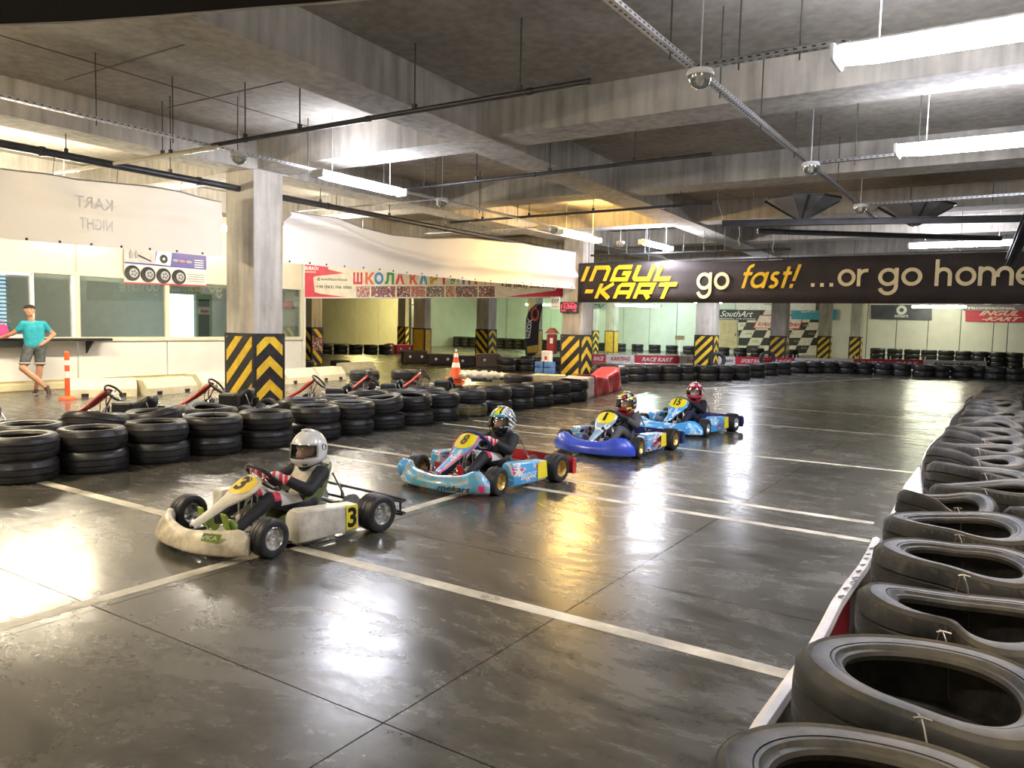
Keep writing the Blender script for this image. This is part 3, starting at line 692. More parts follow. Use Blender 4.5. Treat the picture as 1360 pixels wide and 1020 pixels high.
# black rows in the left bays
GN = 'tyres in the far left bays'
def row(p0, p1, n, gap=.70):
    p0 = Vector((p0.x, p0.y, 0)); p1 = Vector((p1.x, p1.y, 0)); d = p1 - p0; n = min(n, int(d.length / gap)); return [p0 + d * (i / max(1, n)) for i in range(n + 1)]
for i, c in enumerate(row(gp(432, 469), gp(512, 470), 14)):
    for k in range(2): tyre('far', (c.x, c.y, TH * (k + .5) + .001 * k), '%s tyre of %s stack before the yellow lit wall' % (('lower', 'upper')[k], ORD[i]), GN, rnd.random() * 6)
for i, c in enumerate(row(gy(608, 470, 41.5), gy(740, 470, 41.5), 22)):
    for k in range(3): tyre('far', (c.x, c.y, TH * (k + .5) + .001 * k), '%s tyre of %s stack before the green lit back wall' % (('lowest', 'middle', 'top')[k], ORD[i]), GN, rnd.random() * 6)
for i, c in enumerate(row(gp(672, 492.5), gp(742, 491), 12)):
    for k in range(2): tyre('far', (c.x, c.y, TH * (k + .5) + .001 * k), '%s tyre of %s stack in front of the feather flag' % (('lower', 'upper')[k], ORD[i]), GN, rnd.random() * 6)
for i, c in enumerate(row(gp(404, 487), gp(452, 487), 4)):
    tyre('mid', (c.x, c.y, TH / 2), '%s tyre flat on the floor at the poster column foot' % ORD[i], GN, rnd.random() * 6)
# tyres standing upright at column feet
c = gp(932, 496, .3); u1 = tyre('mid', (-9.75, 29.6, .335), 'lone upright tyre leaning on the chevron column right of middle', 'upright tyres', .5, (radians(82), 0))
c4 = gp(1036, 497, .33); u2 = tyre('mid', (-8.9, 33.7, .335), 'upright tyre at the foot of the column before the chequered poster', 'upright tyres', .5, (radians(82), 0))
# flat pile behind the tarp beside the second column
for i, (px, py) in enumerate(((800, 512), (818, 509), (832, 507), (806, 505))):
    c = away(gp(px, py), .3)
    if not free(c): continue
    for k in range(2): tyre('mid', (c.x, c.y, TH * (k + .5) + .001 * k), '%s tyre of %s pile behind the red white tarpaulin' % (('lower', 'upper')[k], ORD[i]), 'tyres behind the red and white tarpaulin', rnd.random() * 6)

# right hand wall close to the camera, stacks of three, top tyre pinched by wire ties
GT = 'tyres of the near right wall'
right = [(-.17, 1.62, 'n0', 0.), (-.14, 2.26, 'n1', .1), (-.07, 2.90, 'n2', -.15), (-.13, 3.6, 'n3', .05), (-.17, 4.25, 'n4', .05), (-.27, 4.80, 'n5', .3), (.30, 4.92, 'n4', .2),
         (-.06, 5.42, 'n4', .1), (-.14, 6.03, 'n4', .35), (-.2, 6.66, 'n5', .2), (-.2, 7.3, 'n4', -.1), (-.18, 7.95, 'n5', .1), (-.2, 8.6, 'n4', .2), (-.18, 9.25, 'n5', 2.), (-.16, 9.9, 'n3', .2), (-.16, 10.6, 'n5', .4),
         (-.16, 11.3, 'n3', .3), (-.2, 12.05, 'n5', .1), (-.2, 12.8, 'n4', .1), (-.17, 13.6, 'n3', .2), (-.16, 14.4, 'n3', .5), (-.12, 15.3, 'n5', .5), (-.08, 16.3, 'n3', .5)]
lay = ('bottom', 'middle', 'top')
for i, (x, y, k, rz) in enumerate(right):
    sy = (.74, .72, 1.) if i == 5 else (.9, .8, 1.) if i == 6 else (1., .9, 1.)
    for q in range(3):
        if q == 2: tyre(k, (x, y, TH * 2.5 + .004), 'pinched dusty top tyre of the %s stack from the camera, right wall' % ORD[i], GT, rz * .4, (rnd.uniform(-.03, .03), rnd.uniform(-.04, .04)) if i < 5 else (rnd.uniform(-.10, .06), rnd.uniform(-.1, .1)), sy)
        else: tyre('near', (x + rnd.uniform(0, .03), y, TH * (q + .5) + .001 * q), '%s tyre of the %s stack from the camera in right wall' % (lay[q], ORD[i]), GT, rnd.choice((0, pi)), None, sy)
for i in range(12):
    y = 5.6 + i * .9
    for q in range(3): tyre('near' if i < 3 else 'far', (.60 + rnd.uniform(-.02, .04), y, TH * (q + .5) + .001 * q), '%s tyre of the %s stack in the outer line of right wall' % (lay[q], ORD[i]), 'outer line of the right wall', rnd.random() * 6)
# wire ties
M_wire = mat('tie_wire_steel', (.30, .27, .22), .4, .7)
for i, (x, y, dx) in enumerate(((-.13, 1.96, .01), (-.13, 2.58, .02), (-.11, 3.24, .03), (-.16, 3.89, .0), (-.2, 4.5, -.02), (-.1, 5.15, 0), (-.12, 5.75, 0), (-.18, 6.35, 0), (-.2, 6.98, 0), (-.18, 7.6, 0))):
    z = TH * 3 + .012
    pts = [(x - .03, y + .05, z - .12), (x - .01, y + .035, z), (x, y, z + .008), (x + .01, y - .035, z), (x + .02, y - .07, z - .02), (x + .03, y - .075, z - .16)]
    o = MB().tube([Vector(p) - Vector((x, y, z)) for p in pts], .0022, 6).build('wire_tie', M_wire); o.location = (x, y, z)
    MB().tube([(-.016, -.006, .006), (0, .0, .010), (.022, .004, .006)], .003, 5).build('twisted_end', M_wire, o)
    tag(o, 'thin wire tie over the joint behind the %s right-hand top tyre' % ORD[i], 'wire', 'wire ties')

# white and red tarpaulin along the right wall
M_white_t = mat('tarp_white', (.78, .72, .68), .4, var=.1, scale=8, dust=(.25, .2, .18), dustamt=.35)
M_red_t = mat('tarp_red', (.42, .03, .04), .4, var=.2, scale=8)
tp = empty('barrier_tarpaulin', (-.56, 1.2, 0), 0, 'white hemmed red tarpaulin skirting the near right tyres', 'tarpaulin')
ys = [1.0 + .3 * i for i in range(13)]
def tx(y): return -.535 - .012 * (y - 2) + .008 * sin(y * 5)
R = [[(tx(y) + .56 + dx, y - 1.2, z) for dx, z in ((.0, .005), (.004, .2), (.0, .40), (-.012, .40), (-.012, .2), (-.012, .005))] for y in ys]
mb = MB(); mb.loft(R)
mb.mi = [1 if ((i // 6) % 6) in (0, 1, 2, 6) else 0 for i in range(len(mb.f))]
mb.build('sheet', [mat('tarp_tan', (.40, .36, .28), .5, var=.2), M_red_t], tp)
MB().loft([[(tx(y) + .555 + .026 * cos(a), y - 1.2, .40 + .03 * sin(a)) for a in (0, .8, 1.6, 2.4, 3.14, 3.9, 4.7, 5.5)] for y in ys]).build('white_hem', M_white_t, tp, smooth='auto')
mb = MB()
for k in range(9): mb.prism([(0, 0), (.035, .0), (.04, .012), (.004, .012)], .002, (tx(3.6 + k * .1) + .565 - rnd.random() * .02, 2.2 + k * .11 + rnd.random() * .05, .4315), (.5, .8, 0), (-.8, .5, 0))
o = mb.build('ink_mark', mat('ink', (.05, .05, .05), .6), tp)
# thin white strip further along and the pointed scrap of banner
ys2 = [7.2 + .5 * i for i in range(19)]
sp = empty('white_skirting', (-.62, 7.2, 0), 0, 'thin white tarpaulin skirting the far half of right wall', 'tarpaulin')
MB().loft([[(-.585 - .02 * sin(y * 2.1) - .62 * 0 + .62, y - 7.2, z) if False else (.02 * sin(y * 2.1) - .0 + dx, y - 7.2, z) for dx, z in ((.0, .005), (.006, .3), (.02, .5), (.012, .5), (-.002, .3), (-.01, .005))] for y in ys2]).build('sheet', M_white_t, sp)
sc_ = empty('banner_scrap', (-.56, 5.5, 0), 0, 'pointed scrap of white banner with red print beside right tyres', 'banner')
A_, B_, C_, D_ = (-.08, -.05, .30), (.14, -.02, .36), (.04, .55, .62), (-.03, .45, .5)
mb = MB(); mb.add([A_, B_, C_, D_] + [(p[0] + .01, p[1] + .01, p[2] - .012) for p in (A_, B_, C_, D_)], [(0, 1, 2, 3), (7, 6, 5, 4), (0, 4, 5, 1), (1, 5, 6, 2), (2, 6, 7, 3), (3, 7, 4, 0)])
mb.build('cloth', M_white_t, sc_)
mb = MB(); A_, B_, C_, D_ = map(Vector, (A_, B_, C_, D_))
for k in range(5):
    t0 = .12 + .16 * k; a = A_.lerp(D_, t0).lerp(B_.lerp(C_, t0), .2); b2_ = A_.lerp(D_, t0).lerp(B_.lerp(C_, t0), .85); c2 = A_.lerp(D_, t0 + .09).lerp(B_.lerp(C_, t0 + .09), .85); d2 = A_.lerp(D_, t0 + .09).lerp(B_.lerp(C_, t0 + .09), .25)
    up_ = Vector((-.003, -.003, .004)); mb.add([a + up_, b2_ + up_, c2 + up_, d2 + up_], [(0, 1, 2, 3)])
mb.build('red_print', mat('print_red', (.65, .05, .06), .5), sc_)
# ------------------------------------------------------------------ karts
M_chrome = mat('chrome', (.75, .75, .76), .16, 1., var=.06)
M_alloy = mat('cast_alloy', (.72, .72, .73), .24, .9, var=.12)
M_gold = mat('gold_rim', (.62, .45, .14), .3, .9, var=.12)
M_slick = mat('kart_tyre', (.018, .018, .02), .5, var=.35, scale=20, dust=(.07, .065, .06), dustamt=.3)
M_blk = mat('black_plastic', (.02, .02, .022), .38, var=.25)
M_eng = mat('engine_dark', (.05, .05, .055), .4, .5, var=.3)
M_num = mat('number_yellow', (.95, .78, .03), .35, var=.05)
M_ink = mat('number_black', (.012, .012, .012), .4, var=.1)
def decal_mat(name, base, others, scale=6., thr=(.50, .58, .64), rough=.3, stretch=(1., 1., 1.), rot=.6):
    if name in MATS: return MATS[name]
    m = bpy.data.materials.new(name); m.use_nodes = True; nt = m.node_tree; N = nt.nodes; L = nt.links; b = N['Principled BSDF']
    t = N.new('ShaderNodeTexCoord'); mp = N.new('ShaderNodeMapping'); mp.inputs['Scale'].default_value = stretch; mp.inputs['Rotation'].default_value = (rot, .2, rot)
    n = N.new('ShaderNodeTexNoise'); n.inputs['Scale'].default_value = scale; n.inputs['Detail'].default_value = 1.5; n.inputs['Distortion'].default_value = 1.1
    L.new(t.outputs['Object'], mp.inputs[0]); L.new(mp.outputs[0], n.inputs['Vector'])
    r = N.new('ShaderNodeValToRGB'); r.color_ramp.interpolation = 'CONSTANT'; e = r.color_ramp.elements
    e[0].position = 0; e[0].color = tuple(base) + (1,); e[1].position = thr[0]; e[1].color = tuple(others[0]) + (1,)
    for p, c in zip(thr[1:], others[1:]): x = e.new(p); x.color = tuple(c) + (1,)
    L.new(n.outputs['Fac'], r.inputs['Fac']); L.new(r.outputs['Color'], b.inputs['Base Color']); b.inputs['Roughness'].default_value = rough; b.inputs['Coat Weight'].default_value = .3
    MATS[name] = m; return m
def wheel(par, x, y, R, wd, rim, steer=0.):
    t = MB(); h = wd / 2
    prof = [(R * .56, h * .78), (R * .60, h * .92), (R * .72, h), (R * .88, h * .97), (R * .97, h * .86), (R, h * .62), (R, h * .30), (R - .004, h * .27), (R - .004, h * .2), (R, h * .17)]
    prof = prof + [(r, -z) for r, z in prof[::-1]]
    o = t.lathe(prof, 40, axis='X', closed=True).build('wheel', M_slick, par, smooth='auto'); o.location = (x, y, R); o.rotation_euler = (0, 0, steer)
    s = 1 if x > 0 else -1
    rp = [(R * .57, -h * .8), (R * .58, -h * .72), (R * .44, -h * .55), (R * .42, h * .25), (R * .46, h * .55), (R * .58, h * .8), (R * .61, h * .86), (R * .58, h * .9), (R * .44, h * .62), (R * .40, h * .3), (R * .22, h * .22), (R * .2, h * .55), (R * .12, h * .6), (0, h * .6)]
    MB().lathe([(r, s * z) for r, z in rp], 32, axis='X').build('rim', rim, o, smooth='auto')
    m = MB()
    for k in range(3):
        a = 2 * pi * k / 3 + .4; m.lathe([(0, s * h * .42), (.011, s * h * .42), (.011, s * h * .2)], 6, (0, R * .31 * cos(a), R * .31 * sin(a)), axis='X')
    m.build('wheel_bolts', M_chrome, o)
    return o
def nose(par, m, hump, wdt=.5, ext=.2, zb=.045, zt=.17, y0=.60, name='front_bumper', bulge=0., roll=0.):
    R = []; n = 33
    for i in range(n):
        t = -1 + 2 * i / (n - 1); x = wdt * t; y = y0 + ext * (1 - abs(t) ** 2.6)
        dx = wdt; dy = -ext * 2.6 * abs(t) ** 1.6 * (1 if t > 0 else -1); nn = Vector((-dy, dx)).normalized() * (1 if True else 1)
        nx, ny = nn.x, nn.y
        top = zt + hump(t); end = 1 - .35 * max(0, (abs(t) - .86) / .14) ** 2
        pr = [(-.05, zb + .01), (.02, zb - .008), (.056, zb), (.062, zb + .016), (.036 + bulge, zb + (top - zb) * .5), (.004 + bulge * .6, top - .02), (-.02, top), (-.045, top - .006), (-.06, top - .05)]
        R.append([(x + nx * a * end, y + ny * a * end, zb + (z - zb) * end) for a, z in pr])
    return MB().loft(R).build(name, m, par, smooth=True)
def fairing(par, m, plate_m, st, num, nh=.14, nw=.11, ink=M_ink, plate=(3.05, 5.75), trim=None, platew=.86):
    """st = stations (y, z, halfwidth) from the nose to the top"""
    def P(s, t, off=0.):
        i = min(int(s), len(st) - 2); f = s - i; a, b = st[i], st[i + 1]
        f2 = f * f * (3 - 2 * f) if False else f
        y, z, hw = (a[k] + (b[k] - a[k]) * f2 for k in range(3)); d = Vector((0, st[i + 1][0] - st[i][0], st[i + 1][1] - st[i][1])).normalized()
        nrm = Vector((0, -d.z, d.y)); nrm = nrm if nrm.y > 0 else -nrm
        nrm = Vector((0, abs(d.z), abs(d.y))).normalized()
        p = Vector((hw * t, y, z)) + nrm * (off - .10 * hw * t * t - .018 * t ** 4)
        return p
    mb = MB(); n = 30; k = 12; S_ = [(len(st) - 1) * i / n for i in range(n + 1)]
    top = [[P(s, -1 + 2 * j / k) for j in range(k + 1)] for s in S_]; bot = [[P(s, -1 + 2 * j / k, -.014) for j in range(k + 1)][::-1] for s in S_]
    o = mb.loft([a + b for a, b in zip(top, bot)]).build('front_fairing', m, par, smooth='auto')
    def rw(s):     # rounded plate outline
        f = (s - plate[0]) / (plate[1] - plate[0]); return platew * min(1, (1 - abs(2 * f - 1) ** 3.5) ** .45 + .0)
    ns = 12; mb = MB(); S2 = [plate[0] + (plate[1] - plate[0]) * i / ns for i in range(ns + 1)]
    V = [[P(s, rw(s) * (-1 + 2 * j / 8), .003) for j in range(9)] for s in S2]
    mb.loft(V, closed=False, cap=False).build('number_plate', plate_m, o, smooth='auto')
    # digits laid on the plate plane
    s0, s1 = plate; c = P((s0 + s1) / 2, 0, .006); up = (P(s1 - .3, 0) - P(s0 + .3, 0)).normalized(); right = Vector((-1, 0, 0))
    mb = MB(); w_ = nw * (1.05 if len(num) > 1 else (.36 if num == '1' else .72))
    put_text(mb, num, c - right * (w_ / 2) - up * (nh / 2), right, up, width=w_, height=nh, bold=.035)
    mb.build('race_number', ink, o)
    if trim:
        for sg in (-1, 1): MB().tube([P(s, sg * .98, .002) for s in S_], .008, 6).build('edge_stripe', trim, o)
    return o
def pod(par, side, m, y0=-.27, y1=.26, xi=.40, xo=.55, z0=.055, z1=.235, slope=.03):
    mb = MB(); R = []
    for y, k, dz in ((y0, .82, -.01), (y0 + .02, 1, 0), ((y0 + y1) / 2, 1, slope / 2), (y1 - .05, 1, slope), (y1 - .015, .9, slope - .01), (y1, .7, slope - .04)):
        a = xi; b = xi + (xo - xi) * k
        R.append([(side * x, y, z) for x, z in ((a, z0), (b - .01, z0 - .003), (b, z0 + .015), (b - .004, z1 + dz - .012), (b - .014, z1 + dz), (a + .02, z1 + dz), (a, z1 + dz - .02))])
    return mb.loft(R).build('side_pod', m, par, smooth='auto')
def kart(name, loc, heading, label, C, num, cat='kart', group='racing karts on the track', steer=0.12):
    k = empty(name, (loc[0], loc[1], 0), heading, label, cat, group)
    fy, ry = .46, -.44
    wheel(k, .50, fy, .128, .125, C['rim'], steer); wheel(k, -.50, fy, .128, .125, C['rim'], steer)
    wheel(k, .525, ry, .138, .17, C['rim']); wheel(k, -.525, ry, .138, .17, C['rim'])
    fr = MB(); r = .015
    for s in (-1, 1):
        fr.tube([(s * .20, .66, .07), (s * .22, .5, .065), (s * .30, .3, .06), (s * .33, -.1, .06), (s * .27, -.35, .07), (s * .26, -.62, .08)], r, 8)
        fr.tube([(s * .22, .46, .065), (s * .40, fy, .10)], .014, 8)
        fr.tube([(s * .33, .22, .06), (s * .47, .2, .09), (s * .5, 0, .1), (s * .47, -.2, .09), (s * .33, -.22, .06)], .011, 8)
    for y, w_ in ((.66, .2), (.18, .32), (-.62, .26), (-.28, .29)): fr.tube([(-w_, y, .068), (w_, y, .068)], r, 8)
    fr.build('frame', C.get('frame', M_alloy), k, smooth='auto')
    MB().bbox((0, .33, .045), (.44, .66, .008), .003).build('floor_pan', C.get('pan', M_alloy), k)
    MB().tube([(-.45, ry, .138), (.45, ry, .138)], .019, 12).build('rear_axle', M_chrome, k, smooth='auto')
    for s in (-1, 1):
        MB().tube([(s * .38, fy + .01, .128), (s * .46, fy, .128)], .022, 8).build('stub_axle', M_alloy, k, smooth='auto')
        MB().tube([(s * .03, .36, .13), (s * .37, fy - .07, .125)], .009, 6).build('tie_rod', M_chrome, k)
    d = MB().lathe([(.03, -.004), (.095, -.004), (.095, .004), (.03, .004)], 30, (-.24, ry, .138), axis='X', closed=True).build('brake_disc', M_alloy, k)
    MB().bbox((-.24, ry + .09, .16), (.05, .06, .07), .01).build('brake_caliper', C.get('caliper', M_eng), k)
    MB().lathe([(.03, -.003), (.1, -.003), (.105, .0), (.1, .003), (.03, .003)], 30, (.16, ry, .138), axis='X', closed=True).build('sprocket', M_alloy, k)
    # bodywork
    C['nose'](k)
    C['fair'](k, num)
    for s in (-1, 1):
        p = pod(k, s, C['pod'], **C.get('podkw', {}))
        if C.get('podnum') and s == -1:
            x = -.552; mb = MB(); mb.prism([(0, 0), (.10, .0), (.10, .17), (0, .17)], .002, (x, -.14, .068), (0, -1, 0), (0, 0, 1)); mb.build('number_sticker', M_num, p)
            mb = MB(); put_text(mb, num, (x - .004, -.15, .08), (0, -1, 0), (0, 0, 1), width=.08, height=.145, bold=.03); mb.build('race_number', M_ink, p)
        elif C.get('podyellow'):
            x = .556 * s; U_ = (0, 1, 0) if s > 0 else (0, -1, 0); O_ = (x, -.26 if s > 0 else -.10, .075)
            mb = MB(); mb.prism([(0, 0), (.16, 0), (.135, .165), (-.0, .155)], .002, O_, U_, (0, 0, 1)); mb.build('number_sticker', M_num, p)
            mb = MB(); put_text(mb, C['podtext'], (x + .003 * s, -.08 if s > 0 else .17, .10), U_, (0, .12 if s > 0 else -.12, 1), width=.25, height=.06, bold=.02, shear=.3); mb.build('lettering', C['podink'], p)
    # seat
    R = []
    for y, z0, hw, zt in ((.10, .075, .10, .115), (.02, .06, .145, .16), (-.1, .055, .16, .25), (-.2, .07, .165, .33), (-.285, .13, .16, .40), (-.345, .24, .15, .45), (-.385, .36, .135, .47), (-.40, .44, .115, .475)):
        ring = []
        for a in range(13):
            u = -1 + a / 6; ring.append((hw * u * (1 if abs(u) < .9 else 1), y + .05 * abs(u) ** 3 * (1 if y < -.1 else 0), z0 + (zt - z0) * abs(u) ** 2.6))
        R.append(ring)
    mb = MB(); mb.loft(R, closed=False, cap=False); st = mb.build('seat', C['seat'], k, smooth=True); thick(st, .008)
    for s in (-1, 1): MB().tube([(s * .155, -.33, .40), (s * .20, -.42, .2), (s * .2, ry, .15)], .008, 6).build('seat_stay', M_chrome, k)
    # steering
    mb = MB(); ring = []; cx, cy, cz = 0, .165, C.get('swz', .415); tl = radians(38)
    for j in range(36):
        a = 2 * pi * j / 36; rr_ = .145; x = rr_ * cos(a); v = rr_ * sin(a) * (1 if sin(a) < .55 else .9)
        ring.append((cx + x, cy + v * cos(tl) * .9, cz + v * sin(tl) * 1.15))
    sw = mb.tube(ring, .0155, 8, closed=True).build('steering_wheel', C.get('wheelrim', M_blk), k, smooth=True)
    for a in (20, 160, 270): MB().tube([(0, cy + .01, cz - .02), (.14 * cos(radians(a)), cy + .14 * sin(radians(a)) * cos(tl) * .9, cz + .14 * sin(radians(a)) * sin(tl) * 1.15)], .007, 6).build('spoke', M_chrome, sw)
    MB().bbox((0, cy + .01, cz - .02), (.07, .06, .02), .008, R=Matrix.Rotation(tl, 3, 'X')).build('hub', M_alloy, sw)
    MB().tube([(0, cy + .02, cz - .02), (0, .30, .25), (0, .37, .10)], .011, 8).build('steering_column', M_chrome, k, smooth='auto')
    for s in (-1, 1): MB().tube([(s * .13, .28, .065), (s * .06, .25, .29), (0, .235, .33)], .010, 6).build('column_support', C.get('support', M_chrome), k)
    for s in (-1, 1): MB().tube([(s * .10, .31, .07), (s * .07, .31, .38), (s * .03, .285, .43)], .008, 6).build('fairing_stay', M_chrome, k)
    for s in (-1, 1):
        pd = MB().tube([(s * .15, .50, .07), (s * .15, .55, .14), (s * .15, .545, .22)], .008, 6).build('pedal', C.get('pedal', M_alloy), k)
        MB().bbox((s * .145, .555, .185), (.065, .012, .115), .005, R=Matrix.Rotation(-.25, 3, 'X')).build('foot_plate', C.get('pedal', M_alloy), pd)
    MB().bbox((0, .27, .11), (.15, .17, .11), .025).build('fuel_tank', C.get('tank', mat('tank_white', (.62, .6, .52), .4)), k)
    # engine beside the seat
    en = MB().bbox((.28, -.30, .14), (.16, .2, .14), .02).build('engine', M_eng, k)
    mb = MB()
    for q in range(6): mb.bbox((.28, -.20 + .0, .22 + q * .016), (.13, .12, .008), .003)
    mb.build('cooling_fins', M_alloy, en)
    MB().tube([(.28, -.12, .25), (.27, -.06, .2), (.30, -.1, .13), (.33, -.3, .12), (.34, -.52, .16), (.30, -.6, .17)], [.018, .02, .025, .035, .035, .02], 10).build('exhaust', C.get('exh', M_chrome), en, smooth='auto')
    MB().lathe([(0, -.06), (.045, -.06), (.05, 0), (.045, .06), (0, .06)], 16, (.19, -.36, .26)).build('air_filter', C.get('filt', M_blk), en, smooth='auto')
    C['rear'](k)
    return k
def rear_tube(m):
    def f(k):
        mb = MB()
        for z in (.09, .19): mb.tube([(-.26, -.6, z), (-.5, -.64, z), (-.58, -.66, z), (-.56, -.70, z), (-.4, -.715, z), (.4, -.715, z), (.56, -.70, z), (.58, -.66, z), (.5, -.64, z), (.26, -.6, z)], .011, 8)
        for x in (-.5, -.2, .2, .5): mb.tube([(x, -.71, .09), (x, -.71, .19)], .009, 6)
        mb.build('rear_bumper', m, k, smooth='auto')
    return f
def rear_plastic(m):
    def f(k):
        R = [[(x, y + dy, z) for dy, z in ((0, .06), (-.045, .07), (-.06, .13), (-.05, .21), (0, .225), (.01, .14))] for x, y in ((-.63, -.60), (-.6, -.64), (-.4, -.655), (0, -.66), (.4, -.655), (.6, -.64), (.63, -.60))]
        MB().loft(R).build('rear_bumper', m, k, smooth='auto')
    return f
ST = [(.72, .19, .03), (.60, .25, .042), (.50, .305, .058), (.42, .36, .105), (.355, .415, .135), (.285, .475, .13), (.25, .505, .085)]
ST1 = [(y, z - .012 - .05 * max(0, z - .3) / .2, h * .97) for y, z, h in ST]
M_kw = mat('kart_white', (.82, .76, .62), .34, var=.08, scale=7, dust=(.30, .22, .12), dustamt=.5)
M_kwp = mat('kart_pod_white', (.80, .76, .66), .34, var=.08, scale=9, dust=(.22, .19, .14), dustamt=.7)
M_kwn = mat('kart_nose_scuffed', (.76, .67, .48), .36, var=.15, scale=9, dust=(.16, .12, .07), dustamt=.95)
M_lime = mat('lime_green', (.30, .42, .05), .4)
M_yel1 = mat('plate_yellow', (.88, .66, .08), .35, var=.08)
M_seatg = mat('seat_olive', (.20, .25, .09), .3, coat=.4)
M_seatg2 = mat('seat_grey_green', (.20, .24, .17), .3, coat=.3)
M_red = mat('kart_red', (.55, .03, .035), .32, coat=.4)
M_blue = mat('kart_deep_blue', (.035, .08, .62), .32, var=.15, coat=.4, dust=(.2, .25, .6), dustamt=.3)
M_navy = mat('kart_navy', (.02, .03, .16), .4)
LB = (.10, .45, .85); WH = (.85, .85, .85); MG = (.75, .05, .22); BK = (.02, .02, .03); SIL = (.55, .6, .62); YE = (.95, .75, .05)
M_dec2 = decal_mat('light_blue_decals', LB, (SIL, WH, MG), 7, (.52, .57, .63), stretch=(1, .6, 1.5))
M_dec2n = decal_mat('scuffed_blue_nose', (.10, .36, .52), ((.30, .36, .34), LB, (.6, .55, .5)), 6, (.45, .55, .65), stretch=(1, 1, 1))
M_dec3 = decal_mat('pod_blue_white_decals', (.16, .42, .75), (WH, (.55, .08, .06), BK), 8, (.52, .60, .64), stretch=(1, .5, 1.6))
M_dec4 = decal_mat('sky_blue_decals', (.07, .40, .85), (WH, (.30, .65, .95), BK), 7, (.55, .60, .68), stretch=(1, .6, 1.4))
def fair_fn(m, plate, st=ST, **kw): return lambda k, num: fairing(k, m, plate, st, num, **kw)
def nose1(k):
    nose(k, M_kwn, lambda t: .035 * abs(t) ** 3 - .02 * exp(-(t / .3) ** 2), .5, .19, zt=.178, y0=.60, bulge=.004)
    o = [c for c in k.children if c.name.startswith('front_bumper')][0]
    mb = MB(); O_ = (.50, .655, .165); U_ = Vector((-.45, .3, .0)).normalized() * -1; 
    mb.prism([(0, 0), (.13, -.01), (.15, .05), (.02, .05)], .003, (-.27, .80, .135), Vector((-.86, -.4, 0)).normalized(), (0, 0, 1)); mb.build('sponsor_patch', M_lime, o)
    mb = MB(); put_text(mb, 'VKA', (-.28, .798, .143), Vector((-.86, -.4, 0)).normalized(), (0, 0, 1), width=.11, height=.03, bold=.02, shear=.3, lift=.006); mb.build('lettering', mat('deco_white', (.9, .9, .9), .4), o)
C1 = dict(rim=M_alloy, frame=M_eng, pan=M_kwp, nose=nose1, fair=fair_fn(M_kw, M_yel1, st=ST1, nh=.135, nw=.12), pod=M_kwp, podnum=True, seat=M_seatg, wheelrim=M_blk, pedal=M_lime, rear=rear_tube(M_blk), support=M_chrome)
def nose2(k):
    o = nose(k, M_dec2n, lambda t: .05 * exp(-((abs(t) - .82) / .16) ** 2) - .02 * exp(-(t / .35) ** 2), .53, .2, zt=.185, y0=.585, bulge=.02)
    MB().sphere((.46, .68, .155), (.07, .08, .085), 16, 10).build('nose_lobe', mat('sky_blue_gloss', (.12, .42, .80), .2, coat=.5), o, smooth=True)
    mb = MB(); put_text(mb, 'mekart', (-.14, .835, .058), Vector((-.85, -.30, 0)).normalized(), (0, 0, 1), width=.32, height=.05, bold=.02, shear=.3, lift=.035); mb.build('lettering', M_ink, o)
    MB().tube([(.53 * t, .60 + .2 * (1 - abs(t) ** 2.6), .042) for t in [-1 + i / 10 for i in range(21)]], .012, 6).build('lower_lip', mat('lip_grey', (.35, .36, .36), .35), o, smooth='auto')
    MB().bbox((-.50, .665, .085), (.06, .05, .07), .01, rz=.5).build('corner_patch', mat('magenta_patch', (.7, .05, .2), .35), o)
C2 = dict(rim=M_gold, frame=M_red, pan=M_eng, nose=nose2, fair=fair_fn(M_dec2, M_num, nh=.13, nw=.10, ink=mat('number_brown', (.12, .07, .02), .4), trim=mat('trim_pink', (.75, .05, .16), .35)), pod=M_dec2, podyellow=True, podtext='BRIDGE', podink=mat('deco_white', (.9, .9, .9), .4), seat=M_seatg2, wheelrim=M_navy, pedal=M_red, rear=rear_plastic(M_red), caliper=M_red, support=M_alloy, filt=M_red)
def nose3(k): nose(k, M_blue, lambda t: .055 * exp(-((abs(t) - .72) / .22) ** 2) - .01 * exp(-(t / .3) ** 2), .53, .2, zt=.20, y0=.575, bulge=.03)
C3 = dict(rim=M_gold, frame=M_eng, pan=M_eng, nose=nose3, fair=fair_fn(decal_mat('grey_blue_fairing', (.30, .45, .55), (WH, BK), 6, (.56, .66)), M_num, nh=.13, nw=.1), pod=M_dec3, podyellow=True, podtext='EXPRIT', podink=mat('deco_red', (.6, .04, .05), .4), seat=M_navy, rear=rear_plastic(M_navy), support=M_alloy)
def nose4(k): nose(k, M_dec4, lambda t: .05 * exp(-((abs(t) - .75) / .2) ** 2), .53, .2, zt=.185, y0=.585, bulge=.02)
C4 = dict(rim=M_alloy, frame=M_eng, pan=M_navy, nose=nose4, fair=fair_fn(M_dec4, M_num, st=[(y, z + .01, h * 1.15) for y, z, h in ST], nh=.13, nw=.1), pod=M_dec4, podyellow=True, podtext='OK-1', podink=mat('deco_red', (.6, .04, .05), .4), seat=M_seatg2, rear=rear_plastic(M_navy), support=M_alloy)
KP = [((-4.46, 3.78), pi - .09), ((-4.33, 6.22), pi - .09), ((-4.17, 8.88), pi - .04), ((-4.13, 11.25), pi - .10)]
kart('racing_kart', *KP[0], 'white scuffed kart number three with olive seat, nearest of the four', C1, '3')
kart('racing_kart', *KP[1], 'light blue and red kart with gold rims, number eight', C2, '8')
kart('racing_kart', *KP[2], 'kart with deep blue nose and yellow number one plate', C3, '1')
kart('racing_kart', *KP[3], 'sky blue kart number fifteen, last of the four on track', C4, '15')

